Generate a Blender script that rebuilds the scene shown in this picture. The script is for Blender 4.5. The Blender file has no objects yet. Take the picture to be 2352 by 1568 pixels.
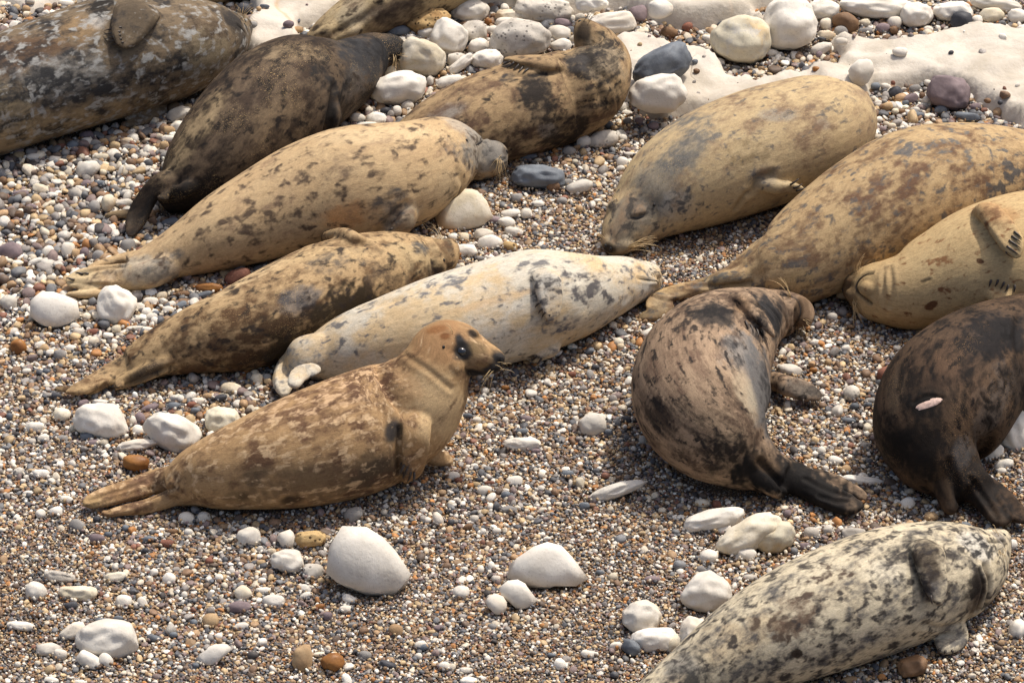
import bpy, bmesh, math, random
import numpy as np
from mathutils import Vector, Matrix, noise as mnoise
from mathutils.bvhtree import BVHTree

random.seed(7)
RNG = np.random.default_rng(11)
SC = bpy.context.scene
COL = SC.collection

# ------------------------------------------------------------------ camera, sky, sun, exposure
PITCH = math.radians(35.0)
DIST = 15.0
FPX = 9375.0                      # focal length in units of a 2352-wide picture
cam_d = bpy.data.cameras.new('camera')
cam = bpy.data.objects.new('camera', cam_d)
COL.objects.link(cam)
cam.location = (0, -DIST * math.cos(PITCH), DIST * math.sin(PITCH))
cam.rotation_euler = (math.pi / 2 - PITCH, 0, 0)
cam_d.sensor_fit = 'HORIZONTAL'
cam_d.sensor_width = 36.0
cam_d.lens = 36.0 * FPX / 2352.0
cam_d.clip_start = 0.1
cam_d.clip_end = 500
SC.camera = cam

SUN_EL, SUN_AZ = math.radians(62), math.radians(42)     # azimuth clockwise from +Y (away from the camera) to +X
world = bpy.data.worlds.new('World')
SC.world = world
world.use_nodes = True
wn = world.node_tree
sky = wn.nodes.new('ShaderNodeTexSky')
sky.sky_type = 'NISHITA'
sky.sun_disc = False
sky.sun_elevation = SUN_EL
sky.sun_rotation = SUN_AZ
sky.dust_density = 6.0
bg = wn.nodes['Background']
bg.inputs['Strength'].default_value = 0.15
wn.links.new(sky.outputs['Color'], bg.inputs['Color'])
sun_d = bpy.data.lights.new('sun', 'SUN')
sun_d.energy = 3.4
sun_d.angle = math.radians(2.5)
sun_d.color = (1.0, 0.95, 0.87)
sun = bpy.data.objects.new('sun', sun_d)
COL.objects.link(sun)
sdir = Vector((math.sin(SUN_AZ) * math.cos(SUN_EL), math.cos(SUN_AZ) * math.cos(SUN_EL), math.sin(SUN_EL)))
sun.rotation_euler = sdir.to_track_quat('Z', 'Y').to_euler()
SC.view_settings.view_transform = 'Standard'
SC.view_settings.look = 'None'
SC.view_settings.exposure = 0.07
SC.view_settings.gamma = 1.0
cy_ = SC.cycles
cy_.max_bounces = 5; cy_.diffuse_bounces = 3; cy_.glossy_bounces = 2; cy_.transmission_bounces = 2
cy_.caustics_reflective = False; cy_.caustics_refractive = False

# ------------------------------------------------------------------ picture <-> place
CAM = np.array(cam.location)
R_ = np.array((1.0, 0, 0))
U_ = np.array((0, math.sin(PITCH), math.cos(PITCH)))
F_ = np.array((0, math.cos(PITCH), -math.sin(PITCH)))

def ray(x, y):
    d = F_ + R_ * ((x - 1176.0) / FPX) + U_ * ((784.0 - y) / FPX)
    return d / np.linalg.norm(d)

def at(x, y, z=0.0):
    d = ray(x, y)
    return CAM + d * ((z - CAM[2]) / d[2])

def scale_at(p):
    return float(np.dot(np.asarray(p) - CAM, F_)) / FPX     # metres per picture unit at that depth

def gh(x, y):
    """height of the shingle"""
    return (0.010 * np.sin(1.7 * x + 0.6) * np.sin(2.1 * y + 1.1) + 0.006 * np.sin(4.3 * x + 2.0 * y)
            + 0.004 * np.sin(7.1 * y - 3.3 * x + 0.4))

def lin(c):
    c = np.asarray(c, float) / 255.0
    return np.where(c <= 0.04045, c / 12.92, ((c + 0.055) / 1.055) ** 2.4)

# ------------------------------------------------------------------ material helpers
def mat(name):
    m = bpy.data.materials.new(name)
    m.use_nodes = True
    nt = m.node_tree
    b = nt.nodes['Principled BSDF']
    return m, nt, b

def N(nt, t, **kw):
    n = nt.nodes.new(t)
    for k, v in kw.items():
        setattr(n, k, v)
    return n

def setin(nt, n, **kw):
    for k, v in kw.items():
        s = n.inputs[k] if not k.startswith('i') or not k[1:].isdigit() else n.inputs[int(k[1:])]
        if isinstance(v, bpy.types.NodeSocket):
            nt.links.new(v, s)
        else:
            s.default_value = v
    return n

def mathn(nt, op, a, b=None, clamp=False):
    n = N(nt, 'ShaderNodeMath', operation=op, use_clamp=clamp)
    for i, v in enumerate((a, b)):
        if v is None:
            continue
        if isinstance(v, bpy.types.NodeSocket):
            nt.links.new(v, n.inputs[i])
        else:
            n.inputs[i].default_value = v
    return n.outputs[0]

def mixc(nt, fac, a, b, mode='MIX'):
    n = N(nt, 'ShaderNodeMix', data_type='RGBA', blend_type=mode)
    for s, v in ((n.inputs[0], fac), (n.inputs[6], a), (n.inputs[7], b)):
        if isinstance(v, bpy.types.NodeSocket):
            nt.links.new(v, s)
        elif isinstance(v, (int, float)):
            s.default_value = v
        else:
            s.default_value = (*v, 1.0)
    return n.outputs[2]

def noise(nt, vec, scale, detail=4.0, rough=0.55, dist=0.0):
    n = N(nt, 'ShaderNodeTexNoise')
    n.inputs['Scale'].default_value = scale
    n.inputs['Detail'].default_value = detail
    n.inputs['Roughness'].default_value = rough
    n.inputs['Distortion'].default_value = dist
    if vec is not None:
        nt.links.new(vec, n.inputs['Vector'])
    return n

def ramp(nt, fac, stops, interp='LINEAR'):
    n = N(nt, 'ShaderNodeValToRGB')
    cr = n.color_ramp
    cr.interpolation = interp
    while len(cr.elements) < len(stops):
        cr.elements.new(0.5)
    for e, (p, c) in zip(cr.elements, stops):
        e.position = p
        e.color = (*c, 1.0) if len(c) == 3 else c
    nt.links.new(fac, n.inputs['Fac'])
    return n.outputs['Color']

def maprange(nt, v, a, b, c=0.0, d=1.0, smooth=True):
    n = N(nt, 'ShaderNodeMapRange')
    n.interpolation_type = 'SMOOTHSTEP' if smooth else 'LINEAR'
    nt.links.new(v, n.inputs[0])
    for i, x in enumerate((a, b, c, d)):
        n.inputs[i + 1].default_value = x
    return n.outputs[0]

def bump(nt, b, h, strength, dist, prev=None):
    n = N(nt, 'ShaderNodeBump')
    n.inputs['Strength'].default_value = strength
    n.inputs['Distance'].default_value = dist
    nt.links.new(h, n.inputs['Height'])
    if prev is not None:
        nt.links.new(prev, n.inputs['Normal'])
    nt.links.new(n.outputs[0], b.inputs['Normal'])
    return n.outputs[0]

def mesh_obj(name, verts, faces, m=None, parent=None, smooth=True):
    me = bpy.data.meshes.new(name)
    me.from_pydata([tuple(v) for v in verts], [], faces)
    if smooth:
        me.polygons.foreach_set('use_smooth', np.ones(len(me.polygons), bool))
    me.update()
    o = bpy.data.objects.new(name, me)
    COL.objects.link(o)
    if m:
        me.materials.append(m)
    if parent is not None:
        o.parent = parent
    return o

# ------------------------------------------------------------------ chalk and stone materials
def stone_mat(name, c1, c2, speck, stain=None, stain_amt=0.0, pits=0.0, rough=0.8, scale=14.0, blotch=None):
    m, nt, b = mat(name)
    tc = N(nt, 'ShaderNodeTexCoord').outputs['Object']
    oi = N(nt, 'ShaderNodeObjectInfo')
    off = N(nt, 'ShaderNodeVectorMath', operation='ADD')
    nt.links.new(tc, off.inputs[0])
    sc = N(nt, 'ShaderNodeVectorMath', operation='SCALE')
    nt.links.new(oi.outputs['Location'], sc.inputs[0]); sc.inputs['Scale'].default_value = 3.7
    nt.links.new(sc.outputs[0], off.inputs[1])
    v = off.outputs[0]
    n1 = noise(nt, v, scale, 4, 0.6)
    col = mixc(nt, maprange(nt, n1.outputs[0], 0.35, 0.68), c1, c2)
    # per-stone lightness
    hsv = N(nt, 'ShaderNodeHueSaturation')
    nt.links.new(col, hsv.inputs['Color'])
    nt.links.new(maprange(nt, oi.outputs['Random'], 0, 1, 0.86, 1.06, False), hsv.inputs['Value'])
    col = hsv.outputs[0]
    if stain is not None:
        n2 = noise(nt, v, scale * 0.45, 3, 0.6)
        col = mixc(nt, mathn(nt, 'MULTIPLY', maprange(nt, n2.outputs[0], 0.52, 0.72), stain_amt), col, stain)
    if blotch is not None:
        n4 = noise(nt, v, scale * 1.1, 5, 0.7)
        col = mixc(nt, maprange(nt, n4.outputs[0], 0.5, 0.66), col, blotch)
    n3 = noise(nt, v, 200, 2, 0.7)
    col = mixc(nt, maprange(nt, n3.outputs[0], 0.58, 0.72, 0, 0.55), col, speck)
    h = mathn(nt, 'ADD', mathn(nt, 'MULTIPLY', noise(nt, v, 45, 3, 0.6).outputs[0], 1.0),
              mathn(nt, 'MULTIPLY', n1.outputs[0], 1.2))
    if pits:
        vo = N(nt, 'ShaderNodeTexVoronoi')
        vo.inputs['Scale'].default_value = 55
        vo.inputs['Randomness'].default_value = 1.0
        nt.links.new(v, vo.inputs['Vector'])
        gate = maprange(nt, noise(nt, v, 16, 2).outputs[0], *((0.30, 0.42) if pits > 0.9 else (0.47, 0.6)))
        p = mathn(nt, 'MULTIPLY', mathn(nt, 'SUBTRACT', 1.0, maprange(nt, vo.outputs['Distance'], 0.16, 0.36)), gate)
        col = mixc(nt, mathn(nt, 'MULTIPLY', p, pits), col, tuple(x * 0.25 for x in c2))
        h = mathn(nt, 'SUBTRACT', h, mathn(nt, 'MULTIPLY', p, 1.6 * pits))
    nt.links.new(col, b.inputs['Base Color'])
    b.inputs['Roughness'].default_value = rough
    b.inputs['Specular IOR Level'].default_value = 0.3
    bump(nt, b, h, 0.35, 0.005)
    return m

L3 = lambda *c: tuple(float(x) for x in lin(c))
STONE = {
    'W': stone_mat('white_chalk', L3(226, 219, 206), L3(208, 200, 186), L3(172, 158, 138), L3(192, 170, 134), 0.35, 0.12, scale=9.0),
    'C': stone_mat('cream_chalk', L3(216, 206, 186), L3(200, 187, 160), L3(150, 132, 104), L3(184, 142, 90), 0.5, 0.2),
    'M': stone_mat('mottled_chalk', L3(208, 200, 186), L3(172, 164, 152), L3(140, 130, 118), None, 0, 0.75),
    'H': stone_mat('pitted_limestone', L3(196, 166, 116), L3(156, 122, 78), L3(110, 84, 56), L3(140, 92, 44), 0.6, 1.0),
    'T': stone_mat('tan_stone', L3(186, 158, 120), L3(158, 128, 94), L3(120, 98, 74), None),
    'B': stone_mat('brown_stone', L3(128, 98, 70), L3(98, 74, 54), L3(150, 124, 96), None, rough=0.65),
    'O': stone_mat('amber_stone', L3(158, 108, 54), L3(118, 74, 36), L3(176, 132, 82), None, rough=0.5),
    'G': stone_mat('grey_stone', L3(150, 146, 140), L3(124, 120, 116), L3(96, 92, 88), None),
    'S': stone_mat('slate_stone', L3(112, 118, 124), L3(88, 92, 98), L3(132, 134, 136), None, rough=0.6),
    'D': stone_mat('dark_stone', L3(74, 74, 78), L3(54, 54, 58), L3(100, 98, 98), None, rough=0.6),
    'P': stone_mat('purple_grey_stone', L3(138, 122, 122), L3(112, 98, 100), L3(92, 80, 82), None),
    'R': stone_mat('red_brown_stone', L3(138, 92, 74), L3(110, 72, 58), L3(168, 134, 112), None),
    'Y': stone_mat('yellowish_chalk', L3(216, 207, 182), L3(198, 188, 164), L3(150, 136, 110), L3(190, 150, 80), 0.6, 0.15, blotch=L3(188, 182, 170)),
}
# ------------------------------------------------------------------ ground and chalk ledge
def grit_mat():
    m, nt, b = mat('grit')
    tc = N(nt, 'ShaderNodeTexCoord').outputs['Object']
    vo = N(nt, 'ShaderNodeTexVoronoi'); vo.inputs['Scale'].default_value = 210
    nt.links.new(tc, vo.inputs['Vector'])
    sep = N(nt, 'ShaderNodeSeparateColor'); nt.links.new(vo.outputs['Color'], sep.inputs[0])
    col = ramp(nt, sep.outputs[0], [(0.0, L3(52, 48, 46)), (0.2, L3(96, 78, 60)), (0.42, L3(122, 98, 72)), (0.6, L3(94, 88, 84)),
                                    (0.74, L3(158, 126, 86)), (0.86, L3(206, 194, 170)), (0.95, L3(226, 220, 206))], 'CONSTANT')
    n = noise(nt, tc, 3.0, 4)
    col = mixc(nt, maprange(nt, n.outputs[0], 0.4, 0.65, 0.0, 0.45), col, L3(92, 72, 52))
    nt.links.new(col, b.inputs['Base Color'])
    b.inputs['Roughness'].default_value = 0.85
    h = mathn(nt, 'SUBTRACT', 1.0, vo.outputs['Distance'])
    bump(nt, b, h, 1.0, 0.004)
    return m

def axis_coords(lo, hi, step, far):
    mid = np.arange(lo, hi + 1e-6, step)
    out = np.cumsum(step * 1.5 ** np.arange(1, 30))
    out = out[out < far]
    return np.concatenate([lo - out[::-1], mid, hi + out])

def grid_mesh(name, xs, ys, hf, m, keep=None):
    X, Y = np.meshgrid(xs, ys)
    Z = hf(X, Y)
    V = np.stack([X.ravel(), Y.ravel(), Z.ravel()], 1)
    nx, ny = len(xs), len(ys)
    i = np.arange(nx * ny).reshape(ny, nx)
    Fq = np.stack([i[:-1, :-1].ravel(), i[:-1, 1:].ravel(), i[1:, 1:].ravel(), i[1:, :-1].ravel()], 1)
    if keep is not None:
        ok = keep(V)
        Fq = Fq[ok[Fq].any(1)]
    return mesh_obj(name, V, Fq.tolist(), m)

beach = grid_mesh('beach', axis_coords(-3, 3, 0.06, 60), axis_coords(-3, 4, 0.06, 60), lambda x, y: gh(x, y) - 0.006, grit_mat())
beach['kind'] = 'structure'

LEDGE_POLYS = [
    [(555, 60), (585, 20), (570, -120), (830, -120), (800, 0), (735, 62), (700, 115), (620, 150), (575, 140), (555, 110)],
    [(60, 36), (120, 22), (230, -20), (330, -140), (-200, -140), (-150, 30), (0, 20)],
    [(1040, -140), (1930, -140), (1915, -20), (1765, 20), (1755, 44), (1680, 56), (1600, 62), (1560, 60), (1450, 45), (1330, 20), (1060, 5)],
    [(1380, 140), (1420, 78), (1465, 66), (1560, 88), (1625, 98), (1690, 152), (1760, 150), (1860, 128), (1935, 122), (1918, 88), (1990, 80),
     (2100, 76), (2200, 73), (2330, 52), (2600, 20), (2650, 380), (2340, 296), (2225, 252), (2150, 200), (2090, 186), (1995, 192), (1950, 270),
     (1600, 270), (1490, 240), (1410, 190)],
]
LEDGE_W = [np.array([at(px, py, 0.03)[:2] for px, py in P]) for P in LEDGE_POLYS]

def poly_sd(P, x, y):
    """signed distance to a polygon, positive inside"""
    x = np.asarray(x, float); y = np.asarray(y, float)
    d = np.full(x.shape, 1e9); ins = np.zeros(x.shape, bool)
    for k in range(len(P)):
        ax, ay = P[k]; bx, by = P[(k + 1) % len(P)]
        ex, ey = bx - ax, by - ay
        t = np.clip(((x - ax) * ex + (y - ay) * ey) / (ex * ex + ey * ey + 1e-12), 0, 1)
        d = np.minimum(d, np.hypot(x - ax - t * ex, y - ay - t * ey))
        cond = ((ay > y) != (by > y)) & (x < (bx - ax) * (y - ay) / (by - ay + 1e-12) + ax)
        ins ^= cond
    return np.where(ins, d, -d)

def fbm(x, y, k, octv=4, seed=0.0, ridged=False):
    """fractal noise on arrays, about -1..1"""
    f = mnoise.noise
    xs, ys = np.ravel(x) * k, np.ravel(y) * k
    out = np.zeros(len(xs)); amp, fr = 1.0, 1.0
    for o in range(octv):
        v = np.fromiter((f((a * fr, b * fr, seed + o * 7.3)) for a, b in zip(xs, ys)), float, len(xs))
        out += amp * ((1 - 2 * np.abs(v)) if ridged else v)
        amp *= 0.5; fr *= 2.1
    return out.reshape(np.shape(x))

def ledge_exact(x, y):
    wob = 0.10 * fbm(x, y, 3.0, 4, 1.0)
    h = np.full(np.shape(x), -0.2)
    for k, P in enumerate(LEDGE_W):
        sd = poly_sd(P, x, y) + wob
        t = np.clip((sd + 0.03) / 0.11, 0, 1)
        hk = -0.06 + t * t * (3 - 2 * t) * (0.12 + (0.03, 0.0, 0.05, 0.02)[k])
        h = np.maximum(h, np.where(sd > -0.12, hk, -0.2))
    n1 = fbm(x, y, 1.6, 4, 5.0)
    # bedding steps: the surface climbs in low broken risers
    q = (0.55 * y + 0.25 * x + 0.35 * n1) * 3.2
    st = np.floor(q) + np.clip((q - np.floor(q) - 0.78) / 0.22, 0, 1)
    st = (st - q) * 0.030
    return h + st + 0.020 * fbm(x, y, 4.0, 4, 9.0) - 0.012 * np.clip(fbm(x, y, 2.3, 3, 12.0, True) - 1.25, 0, 1) * 3

_lx, _ly = np.arange(-3.4, 3.7, 0.02), np.arange(1.2, 3.9, 0.02)
_LX, _LY = np.meshgrid(_lx, _ly)
_LZ = ledge_exact(_LX, _LY)

def ledge_h(x, y):
    """looked up on the grid of the ledge"""
    x = np.asarray(x, float); y = np.asarray(y, float)
    fx = np.clip((x - _lx[0]) / 0.02, 0, len(_lx) - 1.001); fy = np.clip((y - _ly[0]) / 0.02, 0, len(_ly) - 1.001)
    i, j = fx.astype(int), fy.astype(int); u, v = fx - i, fy - j
    z = (_LZ[j, i] * (1 - u) + _LZ[j, i + 1] * u) * (1 - v) + (_LZ[j + 1, i] * (1 - u) + _LZ[j + 1, i + 1] * u) * v
    return np.where(y < _ly[0], -0.2, z)

def ground_at(x, y):
    return np.maximum(gh(x, y), ledge_h(np.asarray(x), np.asarray(y)))

def chalk_ledge_mat():
    m, nt, b = mat('chalk_bedrock')
    tc = N(nt, 'ShaderNodeTexCoord').outputs['Object']
    n1 = noise(nt, tc, 4.5, 5, 0.65, 0.4)
    col = mixc(nt, maprange(nt, n1.outputs[0], 0.36, 0.66), L3(202, 193, 179), L3(176, 166, 150))
    n2 = noise(nt, tc, 1.7, 3, 0.5, 0.8)
    band = maprange(nt, mathn(nt, 'ABSOLUTE', mathn(nt, 'SUBTRACT', n2.outputs[0], 0.55)), 0.0, 0.035, 0.42, 0.0)
    gate = maprange(nt, noise(nt, tc, 1.1, 2).outputs[0], 0.5, 0.62)
    col = mixc(nt, mathn(nt, 'MULTIPLY', band, gate), col, L3(196, 146, 84))
    n3 = noise(nt, tc, 120, 3, 0.7)
    col = mixc(nt, maprange(nt, n3.outputs[0], 0.6, 0.74, 0, 0.5), col, L3(168, 142, 108))
    vo = N(nt, 'ShaderNodeTexVoronoi', feature='DISTANCE_TO_EDGE'); vo.inputs['Scale'].default_value = 1.3
    dv = N(nt, 'ShaderNodeVectorMath', operation='ADD')
    nt.links.new(tc, dv.inputs[0])
    nw = noise(nt, tc, 2.2, 2); nt.links.new(nw.outputs['Color'], dv.inputs[1]); nt.links.new(dv.outputs[0], vo.inputs['Vector'])
    crack = mathn(nt, 'MULTIPLY', maprange(nt, vo.outputs['Distance'], 0.0, 0.012, 1.0, 0.0), maprange(nt, noise(nt, tc, 2.2, 2).outputs[0], 0.58, 0.68))
    col = mixc(nt, mathn(nt, 'MULTIPLY', crack, 0.6), col, L3(150, 132, 108))
    nt.links.new(col, b.inputs['Base Color'])
    b.inputs['Roughness'].default_value = 0.9
    b.inputs['Specular IOR Level'].default_value = 0.2
    h = mathn(nt, 'ADD', noise(nt, tc, 22, 5, 0.65).outputs[0], mathn(nt, 'MULTIPLY', crack, -0.6))
    bump(nt, b, h, 0.55, 0.012)
    return m

ledge = grid_mesh('chalk_ledge', _lx, _ly, lambda x, y: _LZ, chalk_ledge_mat(), keep=lambda V: V[:, 2] > -0.05)
ledge['kind'] = 'structure'

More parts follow.
